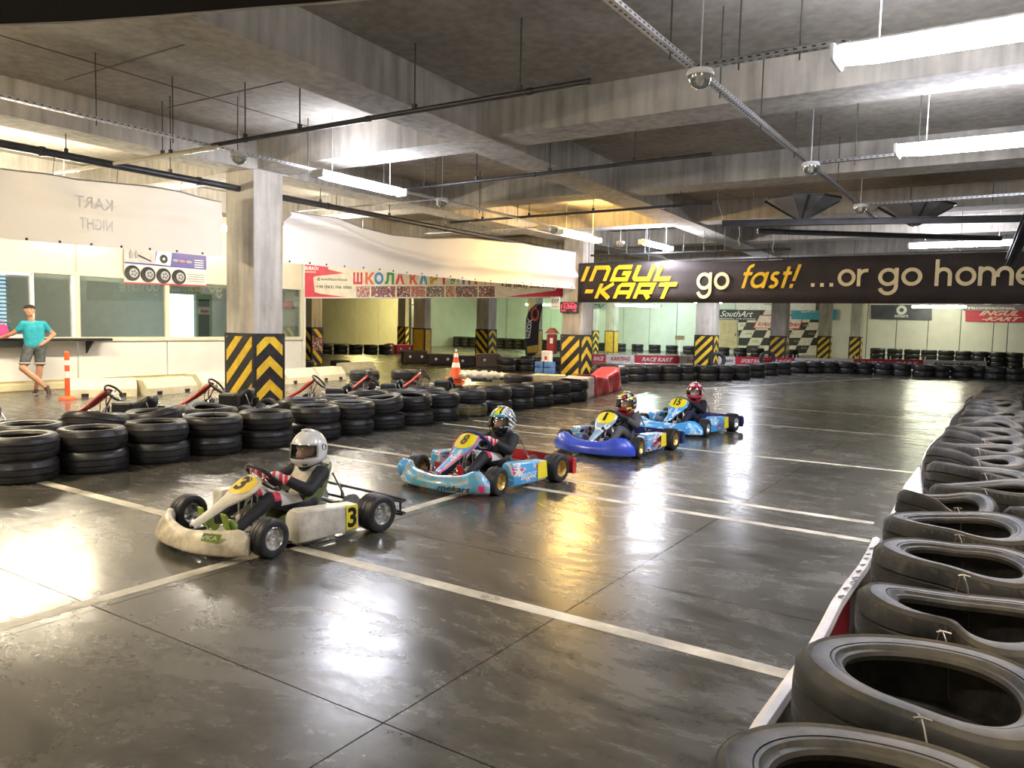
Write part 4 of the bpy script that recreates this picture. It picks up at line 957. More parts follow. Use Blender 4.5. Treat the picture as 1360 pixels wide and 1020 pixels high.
# ------------------------------------------------------------------ people
def capsule(mb, a, ra, b, rb, n=12):
    a = Vector(a); b = Vector(b); d = (b - a); L_ = d.length; u = d.normalized() if L_ > 1e-6 else Vector((0, 0, 1)); nn = u.orthogonal().normalized(); bb = u.cross(nn); rings = []
    for i in range(5):
        t = -pi / 2 + pi / 2 * i / 4 + (.02 if i == 0 else 0); rings.append((a + u * ra * sin(t), ra * cos(t)))
    for i in range(5):
        t = pi / 2 * i / 4 - (.02 if i == 4 else 0); rings.append((b + u * rb * sin(t), rb * cos(t)))
    mb.loft([[p + (nn * cos(2 * pi * j / n) + bb * sin(2 * pi * j / n)) * max(r, 1e-4) for j in range(n)] for p, r in rings])
def body(name, segs, mats, parent, voxel=.009, smooth=4, extra=None):
    """segs: (a, ra, b, rb, material index); fused into one surface, faces coloured by the nearest limb"""
    mb = MB()
    for a, ra, b, rb, mi in segs: capsule(mb, a, ra, b, rb)
    o = mb.build('fusing', mats[0])
    r = o.modifiers.new('fuse', 'REMESH'); r.mode = 'VOXEL'; r.voxel_size = voxel; r.use_smooth_shade = True
    s = o.modifiers.new('soften', 'SMOOTH'); s.factor = .5; s.iterations = smooth
    dg = bpy.context.evaluated_depsgraph_get(); me = bpy.data.meshes.new_from_object(o.evaluated_get(dg)); bpy.data.objects.remove(o)
    me.materials.clear()
    for m in mats: me.materials.append(m)
    S_ = [(Vector(a), ra, Vector(b), rb, mi) for a, ra, b, rb, mi in segs]
    ids = []
    for p in me.polygons:
        c = p.center; best = 1e9; bi = 0
        for a, ra, b, rb, mi in S_:
            d = b - a; t = max(0, min(1, (c - a).dot(d) / max(d.length_squared, 1e-9))); q = (c - a - d * t).length - (ra + (rb - ra) * t)
            if q < best: best = q; bi = mi
        if extra: bi = extra(c, bi)
        ids.append(bi)
    me.polygons.foreach_set('material_index', ids)
    me.polygons.foreach_set('use_smooth', [True] * len(me.polygons)); me.update()
    return link(name, me, parent)
M_skin = mat('skin', (.62, .36, .26), .5, var=.08, scale=20)
M_eye = mat('eye_dark', (.02, .015, .01), .2)
M_eyew = mat('eye_white', (.8, .78, .75), .3)
M_visor = glass('visor_glass', (.80, .81, .83), .05, .05)
M_dark = mat('suit_black', (.016, .017, .022), .7, var=.3, scale=15, bump=.2)
M_cream2 = mat('suit_cream', (.62, .58, .47), .75, var=.12, scale=15, bump=.2)
M_swhite = mat('suit_white', (.78, .77, .74), .7, var=.06, bump=.15)
M_gred = mat('glove_red', (.72, .04, .07), .6)
M_sgrey = mat('suit_grey', (.10, .10, .105), .7, var=.2, bump=.2)
M_redc = mat('collar_red', (.70, .03, .05), .7)
M_snavy = mat('suit_navy', (.02, .025, .06), .65, var=.2)
def helmet(par, c, turn, tilt, colfn, mats, visor=True, s=1.1, vis_m=None, up=0.):
    h = MB(); n, m_ = 64, 40
    def pt(az, el, off=0.):
        ca, sa = cos(az), sin(az); x = .118 * cos(el) * sa; y = .142 * cos(el) * ca; z = .134 * sin(el)
        if el < .12 and ca > 0:
            k = min(1, (.12 - el) / .5) * ca ** 1.2; y += .028 * k; z -= .012 * k
        if el < -.2:
            k = (-.2 - el); x *= 1 + .22 * k; y *= 1 + (.10 * k if ca > -.3 else -.10 * k); z = z + .02 * k
        v = Vector((x, y, z)); return v + v.normalized() * off
    els = [-1.02 + (pi / 2 + 1.02) * i / m_ for i in range(m_ + 1)]
    V = []; 
    for off in (0, -.016):
        for el in els:
            for j in range(n): V.append(pt(2 * pi * j / n, el, off))
    F = []; MI = []; N1 = len(els) * n
    def hole(az, el):
        az = (az + pi) % (2 * pi) - pi; return abs(az) < 1.12 and -.30 + .05 * abs(az) < el < .34 - .05 * abs(az)
    HB = set()
    for i in range(m_):
        for j in range(n):
            az = 2 * pi * (j + .5) / n; el = (els[i] + els[i + 1]) / 2; a, b, c_, d = i * n + j, i * n + (j + 1) % n, (i + 1) * n + (j + 1) % n, (i + 1) * n + j
            if hole(az, el): HB.add((i, j)); continue
            F.append((a, b, c_, d)); MI.append(colfn((az + pi) % (2 * pi) - pi, el)); F.append((N1 + d, N1 + c_, N1 + b, N1 + a)); MI.append(len(mats) - 1)
    for j in range(n): F.append((j, N1 + j, N1 + (j + 1) % n, (j + 1) % n)); MI.append(len(mats) - 1)
    for (i, j) in HB:
        for (ii, jj, e) in ((i - 1, j, (i * n + j, i * n + (j + 1) % n)), (i + 1, j, ((i + 1) * n + j, (i + 1) * n + (j + 1) % n)), (i, (j - 1) % n, (i * n + j, (i + 1) * n + j)), (i, (j + 1) % n, (i * n + (j + 1) % n, (i + 1) * n + (j + 1) % n))):
            if (ii, jj) not in HB: F.append((e[0], e[1], N1 + e[1], N1 + e[0])); MI.append(len(mats) - 1)
    h.add(V, F); h.mi = MI
    o = h.build('helmet', mats, par, smooth='auto', fix=False); o.location = c; o.scale = (s,) * 3; o.rotation_euler = (tilt, 0, turn)
    vb = MB(); az0 = 1.2
    R = [[pt(-az0 + 2 * az0 * i / 24, -.31 + up + .67 * j / 8, .004 if j else .002) for j in range(9)] for i in range(25)]
    vb.loft(R, closed=False, cap=False).build('visor', vis_m or M_visor, o, smooth=True)
    for sg in (-1, 1): MB().lathe([(0, .008), (.02, .008), (.022, 0), (.022, -.01)], 16, axis='X', c=(sg * .112, .0, .02)).build('visor_pivot', mats[-1], o)
    for sg in (-.5, .5): MB().bbox(pt(sg, -.72, .004), (.034, .008, .012), .003, rz=-sg).build('chin_vent', mats[-1], o)
    MB().bbox(pt(0, 1.35, .004), (.05, .06, .01), .004).build('top_vent', mats[0] if True else mats[-1], o)
    return o
def driver(name, kp, label, mats, hand, helm, lean=0., turn=0., sizes=1.):
    """sits in the kart at kp; mats: 0 torso,1 arms,2 legs,3 gloves,4 shoes,5 skin,6 collar"""
    (x, y), hd = kp; p = empty(name, (x, y, 0), hd, label, 'person', 'young kart drivers')
    nk = Vector((0, -.245, .535)); hc = Vector((0, -.235, .575))
    sg = [((-.065, -.16, .19), .088, (.065, -.16, .19), .088, 2), ((0, -.16, .2), .105, (0, -.22, .31), .10, 0), ((-.05, -.22, .33), .098, (.05, -.22, .33), .098, 0), ((-.075, -.245, .39), .078, (.075, -.245, .39), .078, 0),
          ((0, -.25, .41), .065, (0, -.245, .49), .055, 6), ((0, -.235, .56), .075, (0, -.22, .59), .078, 5), ((0, -.175, .53), .045, (0, -.17, .54), .045, 5), ((0, -.145, .565), .012, (0, -.138, .548), .014, 5)]
    for s in (-1, 1):
        sh = (s * .135, -.245, .405); el = (s * .225, -.06, .315); wr = (s * .165, .09, .405)
        sg += [(sh, .062, el, .05, 1), (el, .048, wr, .036, 1), ((wr[0] + s * .0, wr[1] - .035, wr[2] - .012), .04, wr, .037, 3)]
        # palm and fingers closing on the wheel rim
        gx_, gy_, gz_ = s * .138, .155, .427
        sg += [(wr, .030, (gx_, gy_ - .015, gz_ + .012), .030, 3)]
        for q in range(4):
            dx = s * (.012 - .022 * q * 0) ; b0 = Vector((gx_ + s * (.006), gy_ - .02 + .021 * q - .02, gz_ + .028 - .004 * abs(q - 1.2)))
            k1 = b0 + Vector((-s * .030, .012, .010)); k2 = k1 + Vector((-s * .016, .006, -.024)); k3 = k2 + Vector((s * .014, -.004, -.016))
            ln = (1., 1.08, 1.04, .88)[q]
            sg += [(b0, .0115, b0 + (k1 - b0) * ln, .0105, 3), (b0 + (k1 - b0) * ln, .0105, k2, .0095, 3), (k2, .0095, k3, .0085, 3)]
        sg += [((gx_ + s * .01, gy_ - .05, gz_), .013, (gx_ - s * .022, gy_ - .055, gz_ + .018), .011, 3), ((gx_ - s * .022, gy_ - .055, gz_ + .018), .011, (gx_ - s * .036, gy_ - .035, gz_ + .008), .0095, 3)]
        hp = (s * .075, -.13, .17); kn = (s * .125, .19, .275); an = (s * .145, .455, .125)
        sg += [(hp, .083, kn, .058, 2), (kn, .056, an, .038, 2), ((s * .145, .46, .085), .032, (s * .147, .515, .17), .026, 4), ((s * .145, .455, .09), .032, an, .034, 4)]
    b = body('body', sg, mats, p, .0085, 3, hand)
    for s in (-1, 1): 
        MB().sphere((s * .03, -.148, .585), (.014, .009, .009), 10, 6).build('eye', M_eyew, p, smooth=True)
        MB().sphere((s * .03, -.1405, .585), (.006, .004, .006), 8, 6).build('iris', M_eye, p, smooth=True)
    MB().tube([(-.022, -.132, .523), (0, -.126, .521), (.022, -.132, .523)], .005, 6).build('mouth', mat('lips', (.5, .2, .17), .5), p)
    cl = MB(); cl.lathe([(.072, .0), (.086, .02), (.094, .055), (.09, .085), (.078, .085), (.07, .04), (.066, .01)], 28, (0, -.24, .41), closed=True); cl.build('neck_collar', mats[6], p, smooth=True)
    helm(p, hc, turn)
    return p
def h_white(p, c, t):
    m = mat('helmet_white', (.80, .80, .78), .16, var=.03, coat=.6); return helmet(p, c, t, 0, lambda a, e: 0, [m, M_blk])
def h_byw(p, c, t):
    W_ = mat('helmet_gloss_white', (.82, .82, .82), .18, coat=.5); Y_ = mat('helmet_yellow', (.85, .75, .02), .2, coat=.5); K_ = mat('helmet_black', (.015, .015, .018), .18, coat=.5); B_ = mat('helmet_teal', (.03, .42, .60), .3)
    def f(a, e):
        if .34 < e < .52 and abs(a) < 1.0: return 3
        if e > .52:
            u = abs(a) * cos(e)
            return 1 if u < .22 else (2 if u < .36 else (0 if u < .62 or (abs(a) * 3 + e * 2) % 1 < .6 else 2))
        if e < -.28: return 1 if .15 < a < .42 else (2 if abs(a) < 1.1 else (0 if (a * 2 + e * 4) % 1 < .6 else 2))
        return 2 if (a * 2.2 - e * 3) % 1 < .4 else 0
    return helmet(p, c, t, 0, f, [W_, Y_, K_, B_, M_blk], up=.06)
def h_multi(p, c, t):
    W_ = mat('helmet_gloss_white', (.82, .82, .82), .18, coat=.5); Y_ = mat('helmet_yellow', (.85, .75, .02), .2, coat=.5); K_ = mat('helmet_black', (.015, .015, .018), .18, coat=.5); R_ = mat('helmet_red', (.65, .03, .04), .2, coat=.5)
    def f(a, e):
        v = sin(a * 5 + sin(e * 7) * 1.5) + sin(e * 9 + a * 3)
        if e < -.3 and abs(a) < .5: return 3 if e > -.62 else 2
        return 1 if v > .75 else (3 if v < -1.2 else (0 if -.2 < v < .1 else 2))
    return helmet(p, c, t, 0, f, [W_, Y_, K_, R_, M_blk], up=.05)
def h_red(p, c, t):
    W_ = mat('helmet_gloss_white', (.82, .82, .82), .18, coat=.5); R_ = mat('helmet_pink_red', (.70, .05, .10), .2, coat=.5); K_ = mat('helmet_black', (.015, .015, .018), .18, coat=.5)
    def f(a, e):
        if e < -.3 and abs(a) < 1.2: return 2 if e < -.55 else 1
        v = sin(a * 4) + sin(e * 8 + 1)
        return 0 if v > .7 else (2 if v < -1.5 else 1)
    return helmet(p, c, t, 0, f, [W_, R_, K_, M_blk], up=.3)
def suit1(c, b):
    if b == 0: return 1 if c.y < -.27 or abs(c.x) > .135 else 0
    if b == 2: return 7 if (c.z > .225 and -.06 < c.y < .13) else (8 if c.z > .27 and .13 <= c.y < .19 else 2)
    if b == 3: return 7 if int((c.x + c.y) * 60) % 3 == 0 and c.y > .06 else 3
    return b
M_shoe = mat('kart_boot', (.03, .03, .032), .5); M_shoeg = mat('kart_boot_green', (.22, .32, .05), .5)
driver('person', KP[0], 'child driver in white helmet, cream and black suit, red gloves', [M_cream2, M_dark, M_dark, M_gred, M_shoeg, M_skin, M_snavy, M_swhite, M_gred], suit1, h_white, turn=.35)
driver('person', KP[1], 'child driver in yellow, black and white helmet steering the number eight kart', [M_dark, M_dark, M_dark, M_gred, M_shoe, M_skin, M_dark, M_swhite, M_gred], suit1, h_byw, turn=.15)
driver('person', KP[2], 'child driver with patterned yellow black helmet and red collar', [M_dark, M_sgrey, M_sgrey, M_dark, M_shoe, M_skin, M_redc, M_swhite, M_gred], lambda c, b: b, h_multi, turn=.1)
driver('person', KP[3], 'child driver with red and white helmet in black suit, last kart', [M_snavy, M_dark, M_snavy, M_dark, M_shoe, M_skin, M_redc, M_swhite, M_gred], lambda c, b: (6 if b == 0 and c.z > .44 else b), h_red, turn=.3)
# ------------------------------------------------------------------ glazed office on the left
XW = -16.6
M_gl = glass('office_glass', (.68, .72, .67), .10, .02)
M_ply = mat('plinth_cream', (.68, .60, .36), .5, var=.1, scale=3)
M_low = mat('lower_panel_white', (.82, .80, .74), .4, var=.04, scale=2)
def lz(px, py): return gx(px, py, XW)
wl = struct(MB().box((XW - .06, 8.0, .1), (.12, 13.5, .2)).build('wall_left', M_ply))
MB().bbox((XW + .06, 8.0, .07), (.16, 13.5, .14), .02).build('plinth', M_ply, wl)
ysp = [1.3, 4.6, 6.6, 8.61, 10.66, 12.7, 14.72]
for a, b in zip(ysp, ysp[1:]):
    MB().bbox((XW, (a + b) / 2, .6), (.06, b - a - .03, .82), .008).build('lower_panel', M_low, wl)
    MB().bbox((XW, (a + b) / 2, 3.42), (.06, b - a - .03, 1.98), .008).build('upper_panel', M_cream, wl)
MB().box((XW - .05, 8.0, 2.3), (.03, 13.4, 4.2)).box((0, 0, -9), (.01, .01, .01)) if False else None
for y in ysp: MB().bbox((XW + .01, y, 1.72), (.1, .11, 1.42), .01).build('mullion', M_frame, wl)
MB().bbox((XW + .015, 8.0, 1.03), (.12, 13.45, .09), .01).build('sill_rail', M_frame, wl)
MB().bbox((XW + .015, 8.0, 2.40), (.12, 13.45, .08), .01).build('head_rail', M_frame, wl)
for i, (a, b) in enumerate(zip(ysp, ysp[1:])):
    wn = struct(MB().box((XW, (a + b) / 2, 1.72), (.012, b - a - .1, 1.3)).build('window_%d' % (i + 1), M_gl))
    if i in (2,):
        for y in (6.68, 7.72, 8.52): MB().bbox((XW + .03, y, 1.72), (.07, .07, 1.3), .008).build('sash_frame', mat('sash_white', (.82, .82, .84), .35), wn)
        for z in (1.1, 2.33): MB().bbox((XW + .03, 7.2, z), (.07, 1.05, .07), .008).build('sash_frame', MATS['sash_white'], wn)
struct(MB().box((XW - 2.4, 14.78, ZC / 2), (4.9, .1, ZC)).build('wall_office_end', M_low))
struct(MB().box((XW - 4.6, 8.0, ZC / 2), (.1, 13.6, ZC)).build('wall_office_back', mat('office_grey', (.52, .53, .48), .7, var=.1)))
struct(MB().box((XW - 2.4, 1.25, ZC / 2), (4.9, .1, ZC)).build('wall_office_front', M_low))
struct(MB().box((XW - 2.4, 8.0, 3.2), (4.5, 13.4, .06)).build('ceiling_office', M_low))
tube_lamp((XW - 2.4, 6.5, 3.05), 'Y', 1.6, NW, .5, 'fill lamp added inside the glazed office near the counter'); tube_lamp((XW - 2.4, 11.5, 3.05), 'Y', 1.6, NW, .5, 'fill lamp added inside the glazed office near the column')  # lamps added to brighten the room behind the glass
# bright door inside the office, and daylight window at the counter
XD = -19.8
dr = struct(MB().box((0, 0, 0), (.06, .01, .01)).build('door_1', M_frame)); dr.location = (0, 0, 0)
def dq(px, py): return gx(px, py, XD)
p0, p1 = dq(224, 452), dq(257, 391)
MB().box((XD, (p0.y + p1.y) / 2, (p1.z) / 2), (.03, p1.y - p0.y, p1.z - .02)).build('daylight_pane', emis('daylight_blue', (.72, .86, 1.), 2.2), dr)
p0, p1 = dq(260, 452), dq(281, 391)
MB().box((XD, (p0.y + p1.y) / 2, p1.z / 2), (.05, p1.y - p0.y, p1.z)).build('door_leaf', mat('door_pale_green', (.50, .62, .48), .4), dr)
for (a, b, c, d) in ((263, 418, 277, 449), (263, 398, 277, 407)):
    p0, p1 = dq(a, d), dq(c, b); MB().box((XD + .03, (p0.y + p1.y) / 2, (p0.z + p1.z) / 2), (.02, p1.y - p0.y, p1.z - p0.z)).build('door_glass', mat('door_dark_glass', (.05, .09, .06), .15), dr)
p0, p1 = dq(263, 417), dq(277, 409); MB().box((XD + .035, (p0.y + p1.y) / 2, (p0.z + p1.z) / 2), (.02, p1.y - p0.y, p1.z - p0.z)).build('notice', mat('notice_white', (.85, .82, .82), .5), dr)
p0, p1 = dq(265, 415), dq(276, 411.5); MB().box((XD + .047, (p0.y + p1.y) / 2, (p0.z + p1.z) / 2), (.004, p1.y - p0.y, p1.z - p0.z)).build('notice_red', mat('notice_red', (.6, .05, .05), .5), dr)
m_day = emis('daylight_window', (.55, .72, 1.), 1.3)
dw = struct(MB().box((XW - .9, 6.6, 1.75), (.04, 2.1, 1.5)).build('window_8', m_day))
for k in range(16): MB().box((XW - .84, 6.9, 1.12 + k * .078), (.05, 1.6, .016), R=Matrix.Rotation(.5, 3, 'Y')).build('blind_slat', mat('blind_pale', (.55, .62, .62), .5), dw)
for k in range(9): MB().sphere((XW - .8, 7.1 + .2 * sin(k * 2.2), 1.25 + k * .1), (.05, .12, .06), 8, 6).build('leaf_cluster', mat('leaf_green', (.10, .22, .12), .6), dw)
# counter shelf
sh = empty('counter_shelf', (XW + .2, 7.6, 1.0), 0, 'narrow black counter shelf under the office windows', 'shelf')
MB().bbox((0, 0, .03), (.42, 3.1, .055), .008).build('top', M_blk, sh)
for y in (-1.2, 0, 1.2): MB().prism([(0, 0), (.3, .0), (0, -.28)], .03, (-.18, y, 0), (1, 0, 0), (0, 0, 1)).build('bracket', M_dpipe, sh)
wb = empty('shelf_ledge', (XW + .12, 6.6, .86), 0, 'grey ledge board below the black counter shelf', 'shelf')
MB().bbox((0, 0, 0), (.2, 2.6, .05), .01).build('board', mat('ledge_grey', (.4, .4, .36), .5), wb)
for y in (-1., 1.): MB().bbox((-.03, y, -.08), (.12, .04, .14), .005).build('bracket', M_dpipe, wb)

# ------------------------------------------------------------------ flat printed things
class Plane:
    def __init__(s, A, B):
        s.A = Vector(A); s.U = (Vector(B) - Vector(A)); s.U.z = 0; s.U.normalize(); s.V = Vector((0, 0, 1)); s.N = s.U.cross(s.V)
    def q(s, px, py, lift=0.):
        d = ray(px, py); o = Vector((0, 0, CAM_H)); t = (s.A - o).dot(s.N) / d.dot(s.N); return o + d * t + s.N * lift
    def poly(s, pts, lift=.004, th=.002, o=Vector(), mi=None, mb=None):
        P = [s.q(*p) - o for p in pts]; mb = mb or MB()
        mb.prism([((p - P[0]).dot(s.U), (p - P[0]).z) for p in P], th, P[0] + s.N * lift, s.U, s.V, mi); return mb
    def text(s, mb, t, x0, y0, x1, y1, lift=.008, o=Vector(), bold=.02, shear=0., mi=None):
        a = s.q(x0, y1) - o; b = s.q(x1, y0) - o; xm = (x0 + x1) / 2; h = s.q(xm, y0).z - s.q(xm, y1).z
        put_text(mb, t, a, s.U, s.V, width=(b - a).dot(s.U), height=h, bold=bold, shear=shear, mi=mi, lift=lift)
def flat(name, label, cat, pl, pts, m, th=.02, group=None):
    c = pl.q(*pts[0]); o = empty(name, c, 0, label, cat, group); pl.poly(pts, -th, th, c).build('backing', m, o); return o, c
W_ink = mat('print_white', (.85, .84, .8), .5); K_ink = mat('print_black', (.02, .02, .02), .5); R_ink = mat('print_red2', (.62, .04, .05), .5); G_ink = mat('print_grey', (.35, .35, .36), .5)
# poster with wheels above the office window
pw = Plane((XW + .09, 8, 0), (XW + .09, 12, 0))
po, c = flat('advert_board', 'advertising board with four alloy wheels hanging above office window', 'board', pw, ((165, 376), (274, 380), (274, 341), (165, 329)), mat('board_white', (.74, .70, .64), .4))
pw.poly(((205, 352), (274, 357), (274, 340), (207, 333)), .003, .002, c).build('purple_print', mat('print_purple', (.10, .07, .28), .4), po)
pw.poly(((165, 347), (205, 351), (207, 333), (165, 329)), .003, .002, c).build('grey_print', mat('print_palegrey', (.5, .47, .45), .4), po)
pw.poly(((205, 352), (226, 354), (228, 336), (209, 333)), .006, .002, c).build('white_print', W_ink, po)
pw.poly(((165, 349.5), (274, 358.5), (274, 357), (165, 347.5)), .006, .002, c).build('blue_rule', mat('print_blue', (.06, .06, .35), .4), po)
pw.poly(((165, 376.2), (274, 380.2), (274, 378.8), (165, 374.4)), .006, .002, c).build('red_rule', R_ink, po)
for k, (x, y) in enumerate(((175, 362.5), (196, 364.5), (216.5, 366.2), (237, 367.8))):
    q = pw.q(x, y, .02) - c; g = MB(); g.lathe([(.0, .0), (.05, .0), (.11, .004), (.165, .012), (.17, .02), (.17, -.015), (0, -.015)], 24, axis='X').build('wheel_picture', K_ink, po, smooth='auto').location = q
    g = MB(); g.lathe([(0, .022), (.02, .022), (.10, .018), (.105, .01)], 20, (0, .03, 0), axis='X').build('rim_picture', mat('rim_grey', (.42, .42, .43), .3), po).location = q
    g = MB(); 
    for s_ in range(5): a = s_ * 2 * pi / 5; g.box((.026, .03 + .05 * cos(a), .05 * sin(a)), (.006, .03, .03), R=Matrix.Rotation(a, 3, 'X'))
    g.build('spoke_gap', K_ink, po).location = q
q = pw.q(217, 344, .012) - c; MB().lathe([(0, .006), (.03, .006), (.03, .0)], 20, axis='X').build('disc_picture', W_ink, po).location = q + Vector((.006, 0, 0)); MB().lathe([(0, .004), (.1, .004), (.1, 0)], 24, axis='X').build('disc_picture', K_ink, po).location = q
for k, x in enumerate((233, 242, 251)):
    q = pw.q(x, 346 + k, .012) - c; MB().sphere((0, 0, 0), (.01, .085, .035), 14, 8).build('pad_picture', mat('pad_%d' % k, ((.3, .33, .4), (.45, .25, .25), (.4, .42, .45))[k], .4), po, smooth=True).location = q
for k in range(4):
    mb = MB(); pw.poly(((258, 345 + k * 3), (270, 346 + k * 3), (270, 347.2 + k * 3), (258, 346.2 + k * 3)), .008, .001, c, mb=mb); mb.build('text_line', W_ink, po)
for k in range(4):
    mb = MB(); pw.poly(((248 + k % 2 * 2, 363.5 + k * 3), (271, 365 + k * 3), (271, 366.4 + k * 3), (248 + k % 2 * 2, 364.9 + k * 3)), .006, .001, c, mb=mb); mb.build('text_line', G_ink, po)
for (x, y) in ((173.5, 340), (181, 340)): MB().lathe([(0, 0), (.04, 0), (.045, .12), (.02, .17), (.02, .22), (0, .22)], 10).build('bottle_picture', G_ink, po).location = pw.q(x, y + 3, .0) - c
mb = MB(); pw.poly(((183, 340), (200, 348), (201, 346.5), (184, 338)), .008, .002, c, mb=mb); mb.build('tool_picture', K_ink, po)

# white cloth banners on the left, wavy
M_cloth = mat('white_cloth', (.80, .76, .70), .8, var=.03, scale=1.5)
nt_ = M_cloth.node_tree; tr_ = nt_.nodes.new('ShaderNodeBsdfTranslucent'); tr_.inputs[0].default_value = (.92, .88, .83, 1); mx_ = nt_.nodes.new('ShaderNodeMixShader'); mx_.inputs[0].default_value = .2
nt_.links.new(nt_.nodes['Principled BSDF'].outputs[0], mx_.inputs[1]); nt_.links.new(tr_.outputs[0], mx_.inputs[2]); nt_.links.new(mx_.outputs[0], nt_.nodes['Material Output'].inputs[0])
def cloth_banner(label, X, top, bot, wav, seed, eyes=True):
    n = 60; ny = 14; A = Vector((X, 0, 0)); xs_ = [top[0][0] + (top[-1][0] - top[0][0]) * i / n for i in range(n + 1)]
    def ip(L, x):
        for a, b in zip(L, L[1:]):
            if a[0] <= x <= b[0]: return a[1] + (b[1] - a[1]) * (x - a[0]) / (b[0] - a[0])
        return L[-1][1]
    o = gx(top[0][0], ip(top, top[0][0]), X); t = empty('cloth_banner', o, 0, label, 'banner', 'white cloth banners'); V = []
    for j in range(ny + 1):
        for i, x in enumerate(xs_):
            f = j / ny; p = gx(x, ip(bot, x) * (1 - f) + ip(top, x) * f, X) - o; V.append(p + Vector((wav(i / n, f), 0, 0)))
    mb = MB(); mb.add(V, [(j * (n + 1) + i, j * (n + 1) + i + 1, (j + 1) * (n + 1) + i + 1, (j + 1) * (n + 1) + i) for j in range(ny) for i in range(n)])
    mb.build('cloth', M_cloth, t, smooth=True, fix=False)
    x = bot[0][0] + 8
    while x < bot[-1][0]:
        q = gx(x, ip(bot, x) - 2.5, X) - o; f = 0
        MB().lathe([(0, .012), (.014, .012), (.02, 0)], 10, axis='X').build('eyelet', M_dpipe, t).location = q + Vector((wav((x - top[0][0]) / (top[-1][0] - top[0][0]), 0), 0, 0)); x += max(18, 46 * (1 - x / 900))
    x = top[0][0] + 20
    while x < top[-1][0]:
        q = gx(x, ip(top, x), X) - o; MB().tube([q, q + Vector((0, .03, .25))], .005, 5).build('hanging_wire', M_rod, t); x += 85
    MB().tube([gx(x, ip(top, x), X) - o + Vector((wav(i / n, 1), 0, 0)) for i, x in enumerate(xs_)], .012, 6).build('top_cord', M_galv, t)
    return t, o
def wav1(u, f): return .05 * sin(u * 17) * f * f + .09 * exp(-((f - .62 - .25 * (2 * u - 1.5) ** 2) / .13) ** 2) * (1 - abs(2 * u - 1.2) * .6) - .03 * sin(u * 31 + f * 4) * f
b1, o1 = cloth_banner('near white cloth banner hanging left of the nearest column', -11.2, ((-120, 214), (0, 223), (100, 238), (188, 246), (240, 256), (295.5, 268)), ((-120, 309), (0, 317), (295.5, 341)), wav1, 1)
def wav2(u, f):
    s_ = .16 * exp(-((f - .9 + 1.15 * (u - .05) * (1 if u < .5 else 0) + (.55 if u >= .5 else 0)) / .10) ** 2) * (1 if u < .55 else .6)
    return 1.5 * s_ + .14 * exp(-((u - .79) / .03) ** 2) * (1 - f * .4) + .04 * sin(u * 26 + f * 3) * (1 - f) + .06 * exp(-((u - .72 - f * .08) / .03) ** 2)
b2, o2 = cloth_banner('long sagging white cloth banner between the two chevron columns', -10.58, ((375.5, 282), (446, 289), (480, 302), (520, 312), (570, 317), (620, 316), (700, 325), (766, 335)), ((375.5, 349), (470, 357), (560, 366), (660, 376), (766, 384)), wav2, 2)
p1w = Plane((-11.2, 4, 0), (-11.2, 8, 0))
for t_, xa, ya, xb, yb in (('KART', 140, 266, 90, 282), ('NIGHT', 140, 290, 96, 309)): 
    mb = MB(); a = p1w.q(xa, yb) - o1; put_text(mb, t_, a + Vector((.20, 0, 0)), (0, -1, 0), (0, 0, 1), width=(p1w.q(xa, yb) - p1w.q(xb, yb)).length, height=.16, bold=.01); mb.build('show_through_lettering', mat('ghost_print', (.80, .76, .70), .75), b1)

# driving school banner
PS = Plane((-16.5, 14.85, 0), (-11.35, 19.75, 0))
sb, c = flat('school_banner', 'karting school banner with coloured letters and photo strip', 'banner', PS, ((402, 395), (764, 394.5), (764, 345), (402, 350)), mat('banner_cream', (.74, .68, .54), .55), .02)
PS.poly(((402, 395), (470, 395.8), (425, 390), (418, 388), (416, 369), (418, 367), (457, 363), (436, 357.5), (436, 352), (402, 350)), .003, .002, c).build('red_print', mat('school_red', (.60, .03, .06), .45), sb)
PS.poly(((660, 395.6), (764, 394.5), (764, 372), (742, 380), (737, 386)), .003, .002, c).build('red_print', MATS['school_red'], sb)
mb = MB(); PS.text(mb, '@ burachRacingSchool', 421, 368.5, 461, 373, .006, c); PS.text(mb, '+38 (063) 506 5000', 420, 378.5, 467, 383.5, .006, c); PS.text(mb, '+38 (063) 506 5000', 665, 375.5, 737, 382.5, .006, c, bold=.03); mb.build('lettering', K_ink, sb)
mb = MB(); PS.text(mb, 'BURACH', 405, 353.5, 423, 358.5, .006, c, .03, .2); PS.text(mb, 'RACING SCHOOL', 404, 360, 420, 362, .006, c); mb.build('lettering', W_ink, sb)
cols = ((.55, .03, .05), (.65, .12, .04), (.02, .22, .50), (.03, .25, .06), (.60, .05, .06), (.65, .12, .04), (.02, .28, .5), (.60, .35, .03), (.6, .05, .05), (.04, .28, .07), (.10, .14, .4), (.5, .12, .05), (.45, .4, .3))
lets = [(ch, x, x + 12.5) for ch, x in zip('ШКОЛА', (469, 485, 497, 511, 525))] + [(ch, x, x + 11) for ch, x in zip('КАРТИНГА', (544, 557, 571, 584, 598.5, 614, 630, 643))]
for k, (ch, xa, xb) in enumerate(lets):
    mb = MB(); PS.text(mb, ch, xa, 361.5, xb, 377.5 + .1 * (k > 4), .006, c, .05); mb.build('letter', mat('letter_%d' % k, cols[k % len(cols)], .5), sb)
def photo_mat(name, a, b_, d, sc=14):
    m = decal_mat(name, a, (b_, d, (.75, .7, .62)), sc, (.44, .52, .6), .5, (1, 1, 1)); return m
